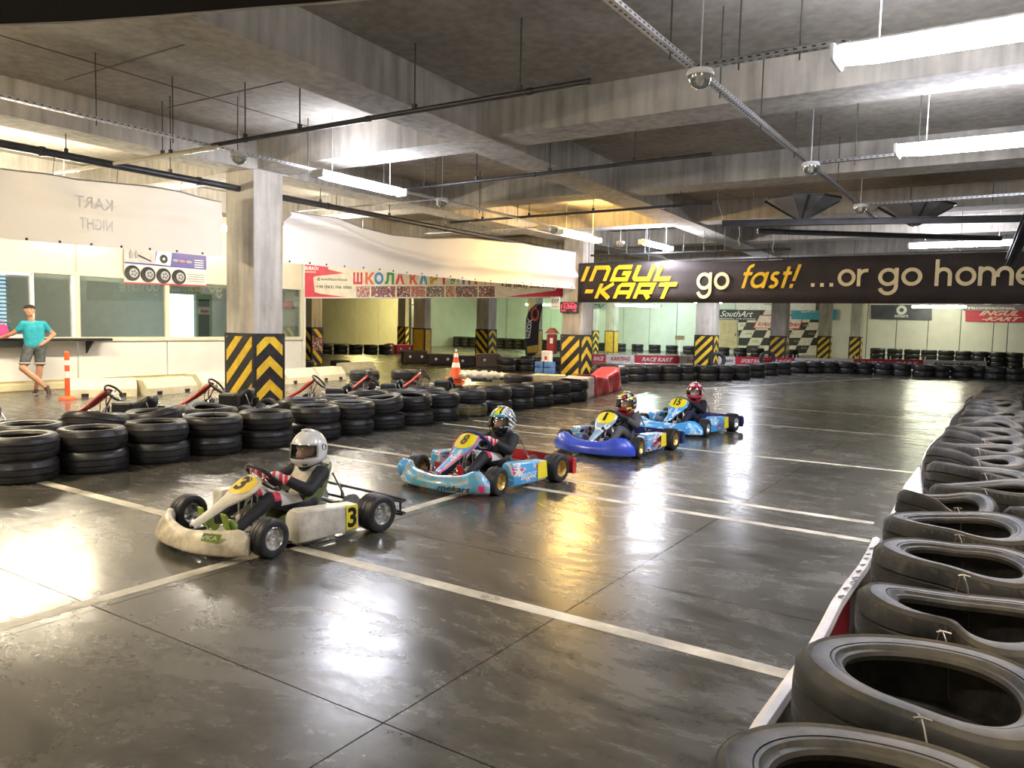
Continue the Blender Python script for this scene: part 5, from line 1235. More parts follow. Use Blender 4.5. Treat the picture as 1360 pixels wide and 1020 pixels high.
for k, (xa, xb) in enumerate(((473, 491), (493, 525), (527, 545), (546, 565), (566, 590), (592, 604), (605, 634), (636, 657))):
    PS.poly(((xa, 396.3), (xb, 396.3), (xb, 380.2), (xa, 380.2)), .004, .002, c).build('photo_print', photo_mat('photo_%d' % k, ((.6, .5, .4), (.13, .16, .18), (.5, .1, .06), (.35, .12, .08), (.4, .3, .2), (.6, .5, .25), (.45, .2, .15), (.06, .05, .06))[k], ((.5, .04, .04), (.45, .04, .04), (.03, .03, .03), (.6, .2, .12), (.05, .05, .05), (.5, .1, .05), (.04, .04, .04), (.4, .1, .08))[k], (.04, .04, .05), 9 if k == 1 else 22), sb)
MB().tube([PS.q(402, 395.6) - c, PS.q(764, 395) - c], .02, 6).build('bottom_pole', M_house, sb)

# long black banner across the track
YB = 19.3; PB = Plane((-10, YB, 0), (0, YB, 0))
A0 = PB.q(767, 402.5); zb, zt = 2.21, 3.27
ib = empty('track_banner', (A0.x, YB, zb), 0, 'long black banner with yellow lettering across the track', 'banner')
LX = 13.5
mb = MB(); V = []
for j in range(5):
    for i in range(61): u = LX * i / 60; V.append((u, .012 * sin(u * 1.7) + .01 * sin(u * 4.1 + j), (zt - zb) * j / 4 + .012 * sin(u * .9) * (j / 4)))
mb.add(V, [(j * 61 + i, j * 61 + i + 1, (j + 1) * 61 + i + 1, (j + 1) * 61 + i) for j in range(4) for i in range(60)])
thick(mb.build('cloth', mat('banner_black', (.030, .022, .020), .75, var=.25, scale=1.2, dust=(.10, .08, .08), dustamt=.35), ib, smooth=True, fix=False), .006)
MB().tube([(0, .03, zt - zb + .02), (LX, .03, zt - zb + .02)], .02, 8).build('top_pole', M_dpipe, ib)
for k in range(8): MB().tube([(.3 + k * 1.8, .03, zt - zb), (.3 + k * 1.8, .03, ZC - zb)], .006, 5).build('hanging_wire', M_rod, ib)
def bx(px, py): p = PB.q(px, py); return p.x - A0.x, p.z - zb
M_ybig = mat('banner_yellow', (.92, .58, .02), .45, var=.1); M_cbig = mat('banner_cream_ink', (.86, .74, .42), .45, var=.1)
def glyphs(mb, items, px0, pbase, px1, xh_px, shear=0., w_=.2, off=-.045):
    """items: list of (char). Geometric lower-case set; unit = x-height"""
    x0, z0 = bx(px0, pbase); x1, _ = bx(px1, pbase); _, zx = bx((px0 + px1) / 2, pbase - xh_px); _, zm = bx((px0 + px1) / 2, pbase); X = zx - zm
    r = .5 - w_ / 2; out = []; x = 0.
    def add(pts, closed=False): out.append(stroke([(a + x, b) for a, b in pts], w_, closed))
    for ch in items:
        h = w_ / 2
        if ch == 'o': add(arc(.5, .5, r, 0, 351, 39), True); x += 1.08
        elif ch == 'g': add(arc(.5, .5, r, 0, 351, 39), True); add([(1 - h, 1), (1 - h, .1)] + arc(.5, -.02, .5 - h, 0, -165, 16)); x += 1.14
        elif ch == 'a': add(arc(.5, .5, r, 0, 351, 39), True); add([(1 - h, 1), (1 - h, 0)]); x += 1.12
        elif ch == 'r': add([(h, 0), (h, 1)]); add(arc(.5, .5, .5 - h, 180, 75, 12)); x += .68
        elif ch in 'hm':
            add([(h, 0), (h, 1.42 if ch == 'h' else 1)])
            for q in range(2 if ch == 'm' else 1):
                wd = .42; o_ = q * (wd * 2 - w_ * .0 - .04); add([(o_ + h, .45)] + arc(o_ + h + (wd - h), .58, wd - h, 175, 0, 16) + [(o_ + h + 2 * (wd - h), 0)])
            x += (1.0 if ch == 'h' else 1.72)
        elif ch == 'e': add(arc(.5, .5, r, -40, -352, 34)[0:] if False else arc(.5, .5, r, 0, 318, 34)); add([(h, .48), (1 - h, .48)]); x += 1.08
        elif ch == 'f': add([(.3, 0), (.3, 1.15)] + arc(.52, 1.18, .22, 180, 75, 8)); add([(.06, .9), (.62, .9)]); x += .66
        elif ch == 't': add([(.28, 0), (.28, 1.3)]); add([(.04, .9), (.56, .9)]); x += .62
        elif ch == 's': add(arc(.34, .73, .19, 40, 270, 14) + arc(.34, .29, .21, 90, -140, 14)[1:]); x += .72
        elif ch == '!': add([(.2, .42), (.26, 1.42)]); add([(.17, 0), (.17, .24)]); x += .5
        elif ch == '.': add([(.12, 0), (.12, .22)]); x += .5
        elif ch == ' ': x += .5
    W = max(v[0] for V_, F_ in out for v in V_)
    for k_, (V_, F_) in enumerate(out):
        mb.add([(x0 + (v[0] / W) * (x1 - x0) + shear * v[1] * X, off - .0012 * k_, z0 + v[1] * X) for v in V_], F_)
for t_, a, pb, b, xh, sh_, m, nm in (('go', 925.5, 385, 969, 23, 0, M_cbig, 'go'), ('fast!', 981, 383, 1055, 21.5, .28, M_ybig, 'fast'), ('...', 1077, 381, 1107, 22, 0, M_cbig, 'dots'), ('or', 1112.5, 380.5, 1153, 23, 0, M_cbig, 'or'), ('go', 1166, 380, 1224.5, 24, 0, M_cbig, 'go'), ('home', 1241, 380, 1378, 25.5, 0, M_cbig, 'home')):
    mb = MB(); glyphs(mb, t_, a, pb, b, xh, sh_); mb.build('lettering', m, ib)
BLK = {'I': (.18, [[(.0, 0), (.0, 1)]]), 'N': (1., [[(.1, 0), (.1, .9), (.78, .9), (.9, .75), (.9, 0)]]), 'G': (1., [[(.95, .9), (.2, .9), (.1, .78), (.1, .1), (.9, .1), (.9, .5), (.55, .5)]]), 'U': (1., [[(.1, 1), (.1, .22), (.2, .1), (.9, .1), (.9, 1)]]), 'L': (.8, [[(.1, 1), (.1, .1), (.85, .1)]]),
       '-': (.55, [[(.0, .48), (.5, .48)]]), 'K': (.95, [[(.1, 0), (.1, 1)], [(.2, .45), (.85, 1)], [(.2, .55), (.9, 0)]]), 'A': (1., [[(.1, 0), (.1, .78), (.22, .9), (.9, .9), (.9, 0)], [(.15, .4), (.9, .4)]]), 'R': (1., [[(.1, 0), (.1, .9), (.9, .9), (.9, .42), (.15, .42)], [(.55, .42), (.92, 0)]]), 'T': (.95, [[(0, .9), (1., .9)], [(.5, .9), (.5, 0)]])}
def blocks(mb, word, px0, pb, px1, ptop, shear, w_=.2, off=-.045):
    x0, z0 = bx(px0, pb); x1, _ = bx(px1, pb); _, z1 = bx((px0 + px1) / 2, ptop); H = z1 - bx((px0 + px1) / 2, pb)[1]; tot = sum(BLK[c_][0] + .22 for c_ in word) - .22; k = (x1 - x0 - shear * H) / tot; x = 0
    n_ = 0
    for c_ in word:
        for pts in BLK[c_][1]:
            n_ += 1
            V_, F_ = stroke([(p[0] + x, p[1] * H / k) for p in pts], w_)
            mb.add([(x0 + v[0] * k + shear * v[1] * k, off - .0012 * n_, z0 + v[1] * k) for v in V_], F_)
        x += BLK[c_][0] + .22
mb = MB(); blocks(mb, 'INGUL', 774.5, 373.8, 897, 353.5, .42, .22); mb.build('lettering', M_ybig, ib)
mb = MB(); blocks(mb, '-KART', 774.5, 396.5, 899, 376.2, .42, .22); mb.build('lettering', M_ybig, ib)

# ------------------------------------------------------------------ prints on the far walls
PF = Plane((-20, Y1 - .12, 0), (0, Y1 - .12, 0))
cb, c = flat('chequered_poster', 'large black and white chequered racing poster on back wall', 'poster', PF, ((980, 470.8), (1089, 472), (1089, 410), (980, 410)), mat('poster_cream', (.78, .74, .58), .5), .03)
for r in range(6):
    yb_ = 469 - r * 10.2; yt_ = yb_ - 10.2
    for k in range(8):
        if (r + k) % 2: continue
        xa = 960 + k * 16.6 + r * 5.2 - 6; xb = xa + 16.6
        P_ = [(min(max(x, 980.5), 1088.5), y) for x, y in ((xa, yb_), (xb, yb_), (xb + 5.2, yt_), (xa + 5.2, yt_))]
        if abs(P_[1][0] - P_[0][0]) < 1.5 and abs(P_[2][0] - P_[3][0]) < 1.5: continue
        PF.poly(P_, .004, .004, c).build('black_cheque', K_ink, cb)
PF.poly(((1000, 436), (1062, 437), (1068, 419), (1008, 418)), .012, .004, c).build('red_frame', R_ink, cb)
PF.poly(((1002, 435), (1061, 436), (1066, 420.2), (1009, 419.2)), .018, .004, c).build('cup_plate', mat('plate_cream', (.85, .74, .62), .5), cb)
mb = MB(); PF.text(mb, 'КУБОК УКРАЇНИ', 1007, 427, 1062, 433, .03, c, .04, .15); mb.build('lettering', R_ink, cb)
for (x, y) in ((987, 432), (995, 443), (1003, 453), (1010, 461), (1071, 432), (1078, 443), (1058, 453), (1068, 462), (1050, 443)):
    mb = MB(); PF.text(mb, 'RACE', x - 4, y - 1.5, x + 4, y + 1.5, .012, c, .02); mb.build('small_logo', mat('logo_olive', (.35, .30, .12), .5), cb)
b_, c = flat('artist_banner', 'black banner with white script on the back wall', 'banner', PF, ((955, 424.5), (1006, 425.5), (1012, 411.5), (955, 411)), K_ink, .05)
for ch in b_.children: ch.location = (0, -.06, 0)
mb = MB(); PF.text(mb, 'SouthArt', 957, 412.5, 1001, 420.5, .075, c, .01, .45); PF.text(mb, 'REGIONAL CAR STYLING', 956, 422, 1004, 424, .075, c, .01); mb.build('lettering', W_ink, b_)
b_, c = flat('team_banner', 'white strip banner with small black text on back wall', 'banner', PF, ((978, 411.5), (1084, 412.5), (1084, 398), (978, 398)), W_ink, .03)
for ch in b_.children: ch.location = (0, -.12, 0)
mb = MB(); PF.text(mb, 'Karting Team Ukraine', 1016, 403.2, 1044, 405.6, .135, c, .01); mb.build('lettering', K_ink, b_)
b_, c = flat('teal_banner', 'teal blue banner at the right of the chequered poster', 'banner', PF, ((1051, 424), (1111, 425), (1111, 411), (1051, 410.8)), mat('teal_print', (.04, .34, .46), .5), .03)
for ch in b_.children: ch.location = (0, -.05, 0)
mb = MB(); PF.text(mb, 'apple go', 1064, 412.5, 1086, 415.5, .07, c, .02); mb.build('lettering', W_ink, b_)
b_, c = flat('wooden_door_panel', 'tan wooden panel door left of the chequered poster', 'door', PF, ((955.5, 463), (979, 463.5), (979, 425), (955.5, 424.5)), mat('tan_wood', (.62, .50, .28), .5, var=.15, scale=3), .03)
PF.poly(((976, 446), (977.2, 446), (977.2, 443), (976, 443)), .01, .03, c).build('handle', M_chrome, b_)
b_, c = flat('car_brand_banner', 'dark grey banner with ring logo on right back wall', 'banner', PF, ((1157, 423.5), (1237.5, 425.5), (1237.5, 405), (1157, 405)), mat('banner_slate', (.06, .065, .08), .45, dust=(.2, .19, .2), dustamt=.5, scale=1), .105)
q = PF.q(1197.5, 411.8, .012) - c; mb = MB(); mb.lathe([(.11, 0), (.26, 0), (.26, -.01), (.11, -.01)], 28, axis='Y', closed=True); o_ = mb.build('ring_logo', W_ink, b_); o_.location = q
mb = MB(); PF.text(mb, 'smart', 1188, 417.5, 1206.5, 421.5, .012, c, .02); mb.build('lettering', W_ink, b_)
b_, c = flat('red_kart_banner', 'red banner with cream kart lettering on far right wall', 'banner', PF, ((1282, 427), (1372, 428.5), (1372, 411), (1282, 411)), mat('banner_red', (.60, .03, .07), .5), .03)
mb = MB(); PF.text(mb, 'INGUL', 1300, 412, 1353, 419, .012, c, .04, .5); PF.text(mb, '-KART', 1304, 420.5, 1358, 426, .012, c, .04, .5); mb.build('lettering', mat('cream_ink', (.8, .6, .45), .5), b_)
b_, c = flat('sponsor_banner', 'mauve grey banner with white capitals at the far right', 'banner', PF, ((1279, 412.5), (1372, 412.5), (1372, 398), (1282, 398)), mat('banner_mauve', (.26, .21, .24), .5, dust=(.1, .08, .1), dustamt=.6, scale=2), .03)
for ch in b_.children: ch.location = (0, -.08, 0)
mb = MB(); PF.text(mb, 'PROFESSIONAL', 1286, 407.6, 1350, 410.8, .095, c, .04); PF.text(mb, 'RACING', 1320, 400.5, 1344, 403.4, .095, c, .03); mb.build('lettering', W_ink, b_)
for px in (1312, 1352):
    mb = MB(); V_, F_ = stroke(arc(0, 0, .36, 180, 360, 16), .1); q = PF.q(px, 399.5, .1) - c; mb.add([(v[0] + q.x, q.y, v[1] * .5 + q.z) for v in V_], F_); mb.build('swoosh', W_ink, b_)
# low printed barrier bands round the far track
PA, PE = gp(785, 482.), gp(1312, 490.); PZ = Plane((PA.x, PA.y, 0), (PE.x, PE.y, 0))
M_wband = mat('band_white', (.80, .78, .74), .45, var=.08); M_rband = mat('band_red', (.62, .04, .07), .45, var=.1)
bands = [(785, 805, 1, 'RACE'), (805, 843, 0, 'KARTING'), (843, 903, 1, 'RACE KART'), (903, 954, 0, 'SouthArt'), (954, 977, 0, 'AutoArt'), (977, 1022, 1, 'SPORT RACE'), (1022, 1056, 1, 'RACE'), (1056, 1134, 0, 'Pole Sport Pole'), (1134, 1181, 1, 'INGUL'), (1181, 1227, 1, 'KART'), (1227, 1311, 0, 'Karting Ukraine')]
for k, (a, b, red, tx_) in enumerate(bands):
    f0 = (a - 785) / 526; f1 = (b - 785) / 526; ya0 = 470.5 + 9 * f0; ya1 = 470.5 + 9 * f1; hb0 = 11 - 1.5 * f0; hb1 = 11 - 1.5 * f1
    o_, c = flat('barrier_band', '%s low barrier band printed with letters, %s from the left along far track' % ('red' if red else 'white', ORD[k]), 'barrier', PZ, ((a, ya0 + hb0), (b - .5, ya1 + hb1), (b - .5, ya1), (a, ya0)), M_rband if red else M_wband, .04, 'low barrier bands')
    w_ = b - a; mb = MB(); PZ.text(mb, tx_, a + w_ * .15, (ya0 + ya1) / 2 + 2.5, a + w_ * .85, (ya0 + ya1) / 2 + hb0 - 3, .01, c, .03, .35); mb.build('lettering', W_ink if red else (R_ink if k % 2 else K_ink), o_)
    for x in (a + 2, b - 2.5):
        q = PZ.q(x, 488, -.06); MB().box((q.x - c.x, q.y - c.y, .25 - c.z), (.04, .04, .5)).build('stake', M_galv, o_)
# ------------------------------------------------------------------ man at the counter
mf = gp(47, 523)
man = empty('person', (mf.x, mf.y, 0), radians(65), 'man in turquoise shirt and grey shorts leaning on the counter, legs crossed', 'person')
M_teal = mat('shirt_turquoise', (.02, .33, .42), .75, var=.15, scale=14, bump=.25)
M_short = mat('shorts_grey', (.09, .095, .10), .8, var=.3, scale=18, bump=.2)
M_hair = mat('hair_dark', (.02, .014, .010), .7, var=.3, scale=60)
M_shoeb = mat('shoe_brown', (.045, .02, .018), .6)
M_tan = mat('skin_tan', (.52, .26, .16), .5, var=.1, scale=20)
sg = [((-.085, 0, .90), .105, (.085, 0, .90), .105, 1), ((-.055, .0, .95), .112, (-.085, .01, 1.27), .108, 0), ((.055, .0, .95), .112, (.075, .01, 1.27), .108, 0), ((0, 0, .95), .115, (-.005, .01, 1.27), .110, 0), ((-.11, .015, 1.33), .085, (.10, .015, 1.33), .085, 0),
      ((-.03, .01, 1.40), .058, (-.055, -.005, 1.49), .055, 3), ((-.06, -.005, 1.60), .086, (-.062, .01, 1.62), .088, 3), ((-.06, -.045, 1.545), .06, (-.06, -.04, 1.55), .06, 3), ((-.062, -.10, 1.60), .012, (-.062, -.108, 1.578), .016, 3), ((-.145, .0, 1.59), .016, (-.145, .005, 1.61), .018, 3), ((.022, .0, 1.59), .016, (.022, .005, 1.61), .018, 3),
      # viewer-left arm reaching to the shelf
      ((-.17, .015, 1.345), .068, (-.245, .03, 1.24), .062, 0), ((-.245, .03, 1.24), .05, (-.34, .06, 1.16), .044, 3), ((-.34, .06, 1.16), .043, (-.52, .12, 1.085), .03, 3), ((-.52, .12, 1.085), .032, (-.60, .13, 1.075), .030, 3),
      # viewer-right arm, hand on hip
      ((.16, .015, 1.345), .068, (.235, .05, 1.24), .06, 0), ((.235, .05, 1.24), .05, (.33, .08, 1.15), .046, 3), ((.33, .08, 1.15), .044, (.20, -.05, 1.02), .030, 3), ((.20, -.05, 1.02), .032, (.15, -.10, .985), .028, 3),
      # legs: the left one crosses in front
      ((-.095, -.01, .86), .105, (-.16, -.09, .62), .09, 1), ((-.16, -.09, .62), .066, (-.20, -.13, .51), .062, 3), ((-.20, -.13, .51), .062, (.02, -.16, .30), .058, 3), ((.02, -.16, .30), .054, (.17, -.17, .13), .037, 3),
      ((.095, .01, .86), .105, (.09, .0, .61), .09, 1), ((.09, .0, .61), .068, (.08, -.0, .50), .062, 3), ((.08, 0, .50), .06, (.06, .03, .32), .058, 3), ((.06, .03, .32), .052, (.01, .03, .10), .036, 3),
      ((.17, -.17, .13), .038, (.19, -.18, .10), .036, 4)]
for q in range(4):
    b0 = Vector((-.605, .105 + .018 * q, 1.075)); k1 = b0 + Vector((-.042, 0, .0)); k2 = k1 + Vector((-.03, .0, -.012)); sg += [(b0, .011, k1, .010, 3), (k1, .010, k2, .009, 3)]
    h0 = Vector((.145, -.115 + .0 * q, .995 - .016 * q)); k1 = h0 + Vector((-.035, -.012, -.012)); k2 = k1 + Vector((-.028, .006, -.008)); sg += [(h0, .011, k1, .010, 3), (k1, .010, k2, .009, 3)]
sg += [((-.58, .10, 1.08), .012, (-.61, .075, 1.07), .010, 3), ((.16, -.07, 1.01), .012, (.135, -.05, 1.03), .010, 3)]
bodyo = body('body', sg, [M_teal, M_short, M_short, M_tan, M_shoeb], man, .011, 3)
MB().sphere((-.062, .024, 1.658), (.095, .10, .062), 20, 12).build('hair', M_hair, man, smooth=True)
for s in (-1, 1):
    MB().sphere((-.062 + s * .03, -.082, 1.605), (.013, .008, .008), 8, 6).build('eye', M_eyew, man, smooth=True); MB().sphere((-.062 + s * .03, -.089, 1.605), (.006, .004, .006), 8, 6).build('iris', M_eye, man)
    MB().tube([(-.062 + s * .012, -.088, 1.625), (-.062 + s * .045, -.078, 1.627)], .006, 5).build('eyebrow', M_hair, man)
MB().tube([(-.085, -.098, 1.545), (-.062, -.103, 1.543), (-.039, -.098, 1.545)], .005, 6).build('mouth', MATS['lips'], man)
def shoe(nm, M):
    mb = MB(); mb.M = M; R = []
    for y, hw, h in ((.09, .028, .06), (.07, .036, .085), (.0, .038, .085), (-.06, .044, .065), (-.13, .042, .045), (-.17, .022, .03)): R.append([(hw * cos(a) * (1 if sin(a) > -.5 else .95), y, max(.004, h * (.5 + .5 * sin(a)))) for a in [2 * pi * k / 14 for k in range(14)]])
    o = mb.loft(R).build(nm, M_shoeb, man, smooth='auto')
    mb = MB(); mb.M = M; mb.loft([[(hw * sx, y, z) for sx, z in ((-1, 0), (1, 0), (1, .018), (-1, .018))] for y, hw in ((.095, .03), (0, .043), (-.08, .05), (-.15, .042), (-.18, .02))]).build('sole', mat('sole_pale', (.45, .4, .36), .6), o)
    return o
shoe('shoe', Matrix.Translation((.01, .0, 0)) @ Matrix.Rotation(-.2, 4, 'Z'))
shoe('shoe', Matrix.Translation((.205, -.17, .075)) @ Matrix.Rotation(.35, 4, 'Z') @ Matrix.Rotation(radians(52), 4, 'X') @ Matrix.Translation((0, .0, -.02)))
for c_, r_ in (((-.165, -.09, .60), .094), ((.09, 0, .59), .094)): MB().lathe([(r_, -.02), (r_ + .003, .0), (r_, .02), (r_ - .006, .0)], 24, c_, closed=True).build('shorts_cuff', mat('cuff_pale', (.4, .36, .3), .8), man, smooth=True)
# bag made up in place of a pink sleeve at the picture edge
bg = empty('sleeve_bag_standin', gx(1, 437, XW + .25), 0, 'pink bag added in place of a sleeve, on the left counter shelf', 'bag'); bg.location.z = 1.058
mb = MB(); mb.loft([[(.1 * k * cos(a), .14 * k * sin(a), z) for a in [2 * pi * j / 14 for j in range(14)]] for z, k in ((0, .9), (.02, 1.), (.14, 1.), (.24, .8), (.27, .45))]).build('bag_body', mat('sleeve_pink', (.72, .05, .22), .6), bg, smooth='auto')
MB().tube([(0, -.06, .26), (0, -.05, .34), (0, .05, .34), (0, .06, .26)], .008, 6).build('handle', MATS['sleeve_pink'], bg)

# ------------------------------------------------------------------ parked rental karts behind the tyres
M_rr = mat('rental_red', (.62, .05, .035), .3, coat=.4); M_rw = mat('rental_white', (.7, .68, .64), .35)
def nose_r(k): nose(k, M_blk, lambda t: 0., .56, .16, zt=.20, y0=.62, bulge=.02)
STR = [(.74, .20, .10), (.62, .27, .11), (.52, .33, .12), (.44, .39, .13), (.36, .46, .13), (.29, .52, .12), (.25, .55, .09)]
CR = dict(rim=M_blk, frame=M_eng, pan=M_eng, nose=nose_r, fair=fair_fn(M_rr, M_rr, st=STR, nh=.05, nw=.1, ink=M_rw), pod=M_blk, podkw=dict(xo=.60, z1=.22), seat=M_blk, rear=rear_plastic(M_blk), support=M_alloy, tank=M_blk, swz=.50)
def rental(loc, rz, label):
    k = kart('rental_kart', loc, rz, label, CR, '-', 'kart', 'parked rental karts', 0.); k.scale = (1.03,) * 3
    MB().bbox((-.44, -.2, .34), (.2, .26, .19), .03).build('engine_cover', M_blk, k); MB().bbox((-.44, -.2, .245), (.1, .16, .05), .01).build('engine_mount', M_blk, k)
    MB().tube([(-.38, -.05, .34), (-.34, .02, .36), (-.34, .03, .26)], .02, 8).build('air_hose', M_rw, k)
    MB().lathe([(0, 0), (.06, 0), (.06, .03), (0, .03)], 16, (-.3, .1, .24)).build('recoil_starter', M_rr, k)
    return k
for (px, py), lb in (((-9.8, 3.8), 'parked black kart cut off at the left picture edge'), ((-9.95, 5.8), 'parked kart with red fairing right of the orange post'), ((-10.05, 7.45), 'parked kart with red fairing just left of the nearest column'), ((-9.7, 9.2), 'parked kart with red fairing just right of the nearest column'), ((-9.75, 10.55), 'parked kart with bright red fairing farther right'), ((-9.65, 11.95), 'farthest parked kart beside the tyre stacks left of cone')):
    rental((px, py), pi - 1.0, lb)

# ------------------------------------------------------------------ delineator, kerb blocks, cones
M_or = mat('signal_orange', (.80, .12, .03), .45); M_ref = mat('reflective_white', (.85, .84, .82), .35)
c = gp(90, 531); dl = empty('delineator_post', (c.x, c.y, 0), 0, 'orange delineator post with white bands near the man', 'post')
MB().lathe([(0, 0), (.15, 0), (.15, .02), (.13, .05), (.05, .07), (.045, .08)], 20).build('base', M_or, dl, smooth='auto')
z = .08
for k, (h, m) in enumerate(((.32, M_or), (.12, M_ref), (.11, M_or), (.09, M_ref), (.16, M_or))): MB().lathe([(.042, z), (.042, z + h), (.03, z + h)] if k < 4 else [(.042, z), (.042, z + h - .02), (.02, z + h), (0, z + h)], 16).build('band', m, dl, smooth='auto'); z += h
M_kerb = mat('kerb_white', (.72, .66, .46), .7, var=.12, scale=4, dust=(.35, .3, .2), dustamt=.4)
def kerb(a, b, h, w_, label, m=M_kerb):
    a = Vector((a.x, a.y, 0)); b = Vector((b.x, b.y, 0)); d = b - a; L_ = d.length; k = empty('kerb_block', (a + b) / 2, atan2(d.y, d.x), label, 'kerb', 'concrete kerb blocks')
    mb = MB(); mb.loft([[(x * L_ / 2, y, z) for y, z in ((-w_ / 2, 0), (w_ / 2, 0), (w_ / 2, h * .9), (w_ / 2 - .03, h), (-w_ * .15, h), (-w_ / 2 + .02, h * .45))] for x in (-1, -.96, .96, 1)]).build('block', m, k)
    for x in (-.28, .28): MB().box((x * L_, -w_ / 2 + .012, .04), (.12, .03, .07)).build('lifting_slot', K_ink, k)
kerb(gp(93, 527), gp(181, 525), .33, .5, 'white kerb block behind the orange post')
kerb(gp(186, 525), gp(252, 519), .30, .45, 'grey kerb block between the post and the nearest column', mat('kerb_grey', (.55, .50, .36), .75, var=.12))
kerb(gp(257, 517), gp(330, 510), .33, .5, 'pale kerb block half hidden by the nearest column')
kerb(gp(372, 510), gp(412, 506), .33, .5, 'white kerb block just right of the nearest column')
kerb(gp(415, 506), gp(450, 503), .33, .5, 'second white kerb block right of the nearest column')
kerb(gp(455, 495), gp(492, 492), .28, .45, 'small far kerb block beyond the parked karts')
cc = gp(605, 514)
for k in range(4):
    cn = empty('traffic_cone', (cc.x, cc.y, k * .065), 0, ('lowest', 'second', 'third', 'topmost')[k] + ' orange traffic cone in the stack among the tyres', 'cone', 'stacked traffic cones')
    MB().bbox((0, 0, .02), (.40, .40, .04), .012, rz=.4 * k).build('foot', M_or, cn)
    prof = [(.15, .04), (.125, .18), (.1, .30), (.075, .43), (.05, .56), (.03, .66), (.0, .665)]
    MB().lathe(prof, 20).build('shell', M_or, cn, smooth='auto')
    if k == 3:
        MB().lathe([(.107, .285), (.083, .40), (.08, .40)], 20).build('white_band', M_ref, cn); MB().lathe([(.06, .53), (.038, .63), (.036, .63)], 20).build('white_band', M_ref, cn)
        MB().lathe([(.02, .66), (.02, .72), (.0, .73)], 10).build('tip', M_ref, cn)

# ------------------------------------------------------------------ things on and round the second column
PC = Plane((-11, 19.42, 0), (-10, 19.42, 0))
sx, c = flat('exit_sign', 'small white exit sign hanging below the school banner', 'sign', Plane((-11, 19.3, 0), (-10, 19.3, 0)), ((731, 410.5), (743.5, 410.5), (743.5, 394), (731, 394)), W_ink, .02)
P3 = Plane((-11, 19.3, 0), (-10, 19.3, 0)); mb = MB(); P3.text(mb, 'EXIT', 733, 397.5, 742.5, 402.5, .006, c, .02); P3.text(mb, '......', 734, 407, 742, 408, .006, c, .02); mb.build('lettering', K_ink, sx)
MB().tube([(.1, .0, .3), (.1, .0, 1.0)], .005, 5).build('hanger', M_rod, sx)
ck, c = flat('led_clock', 'black led timing clock with red digits on the column', 'clock', P3, ((744, 415), (767.5, 415.5), (767.5, 401), (744, 401)), M_blk, .06)
mb = MB(); P3.text(mb, '11:36:0', 745.5, 404, 766, 410, .008, c, .03); P3.text(mb, '2.707', 745.5, 411.5, 752, 413.5, .008, c, .03); P3.text(mb, '-.0', 760.5, 411.5, 765.5, 413.5, .008, c, .03); P3.text(mb, 'RACE TIME', 748, 402, 763, 403.2, .008, c, .02); mb.build('digits', emis('led_red', (1., .05, .10), 1.1), ck)
mb = MB(); mb.box((.2, .1, .0), (.04, .12, .04)).build('bracket', M_dpipe, ck)
P4 = Plane((-10.3, 20.2, 0), (-9, 20.2, 0)); sg2, c = flat('arrow_sign', 'pale green sign with arrow just right of the clock column', 'sign', P4, ((787, 410.5), (808, 411), (808, 402.3), (787, 402)), mat('sign_palegreen', (.66, .80, .62), .5), .02)
mb = MB(); P4.text(mb, 'PIT', 790, 403.5, 805, 406, .006, c, .02); q = P4.q(797.5, 408) - c; mb.prism([(-.1, .05), (0, -.04), (.1, .05), (.06, .05), (0, 0), (-.06, .05)], .004, q + Vector((0, -.006, 0)), (1, 0, 0), (0, 0, 1)); mb.build('lettering', mat('sign_green', (.05, .25, .08), .5), sg2)
MB().tube([(.2, 0, .2), (.2, 0, ZC - c.z)], .005, 5).build('hanger', M_rod, sg2)
fb_ = empty('fire_box', (-11.35, 19.5, .0), 0, 'red fire box with pitched roof beside the second column', 'cabinet')
MB().bbox((0, 0, 1.0), (.24, .2, .58), .015).build('cabinet_body', mat('fire_red', (.30, .015, .02), .45), fb_)
MB().prism([(-.17, 0), (.17, 0), (0, .16)], .3, (0, .15, 1.31), (1, 0, 0), (0, 0, 1)).build('roof', mat('roof_stripe', (.42, .10, .08), .5), fb_)
MB().bbox((.05, -.115, 1.1), (.1, .01, .16), .004).build('notice', W_ink, fb_); MB().box((0, 0, .35), (.05, .05, .7)).build('stand', M_dpipe, fb_)
for k, (dx, h) in enumerate(((-.17, .5), (.14, .5))):
    cn = empty('blue_canister', (-11.0 + dx - .1, 18.75, 0), 0, ('left', 'right')[k] + ' blue canister stacked with cans before the second column', 'canister', 'blue canisters')
    for q in range(3): MB().bbox((0, 0, .09 + q * .175), (.27, .2, .165), .02).build('can', mat('canister_blue', (.03, .16, .50), .35, dust=(.5, .6, .7), dustamt=.5, scale=12), cn)
    MB().lathe([(.03, 0), (.03, .04), (0, .04)], 10, (.05, 0, .52)).build('cap', W_ink, cn)
wj = empty('white_jug', (-11.08, 18.75, .525), 0, 'white jug with red cap standing on the blue canisters', 'jug')
MB().bbox((0.02, 0, .17), (.30, .16, .27), .03).build('jug_body', W_ink, wj); MB().lathe([(.03, .27), (.03, .32), (0, .32)], 10, (0, 0, 0)).build('cap', R_ink, wj); MB().box((.03, -.085, .1), (.08, .004, .1)).build('red_label', R_ink, wj); MB().bbox((0.02, 0, .02), (.3, .16, .04), .01).build('jug_base', W_ink, wj)
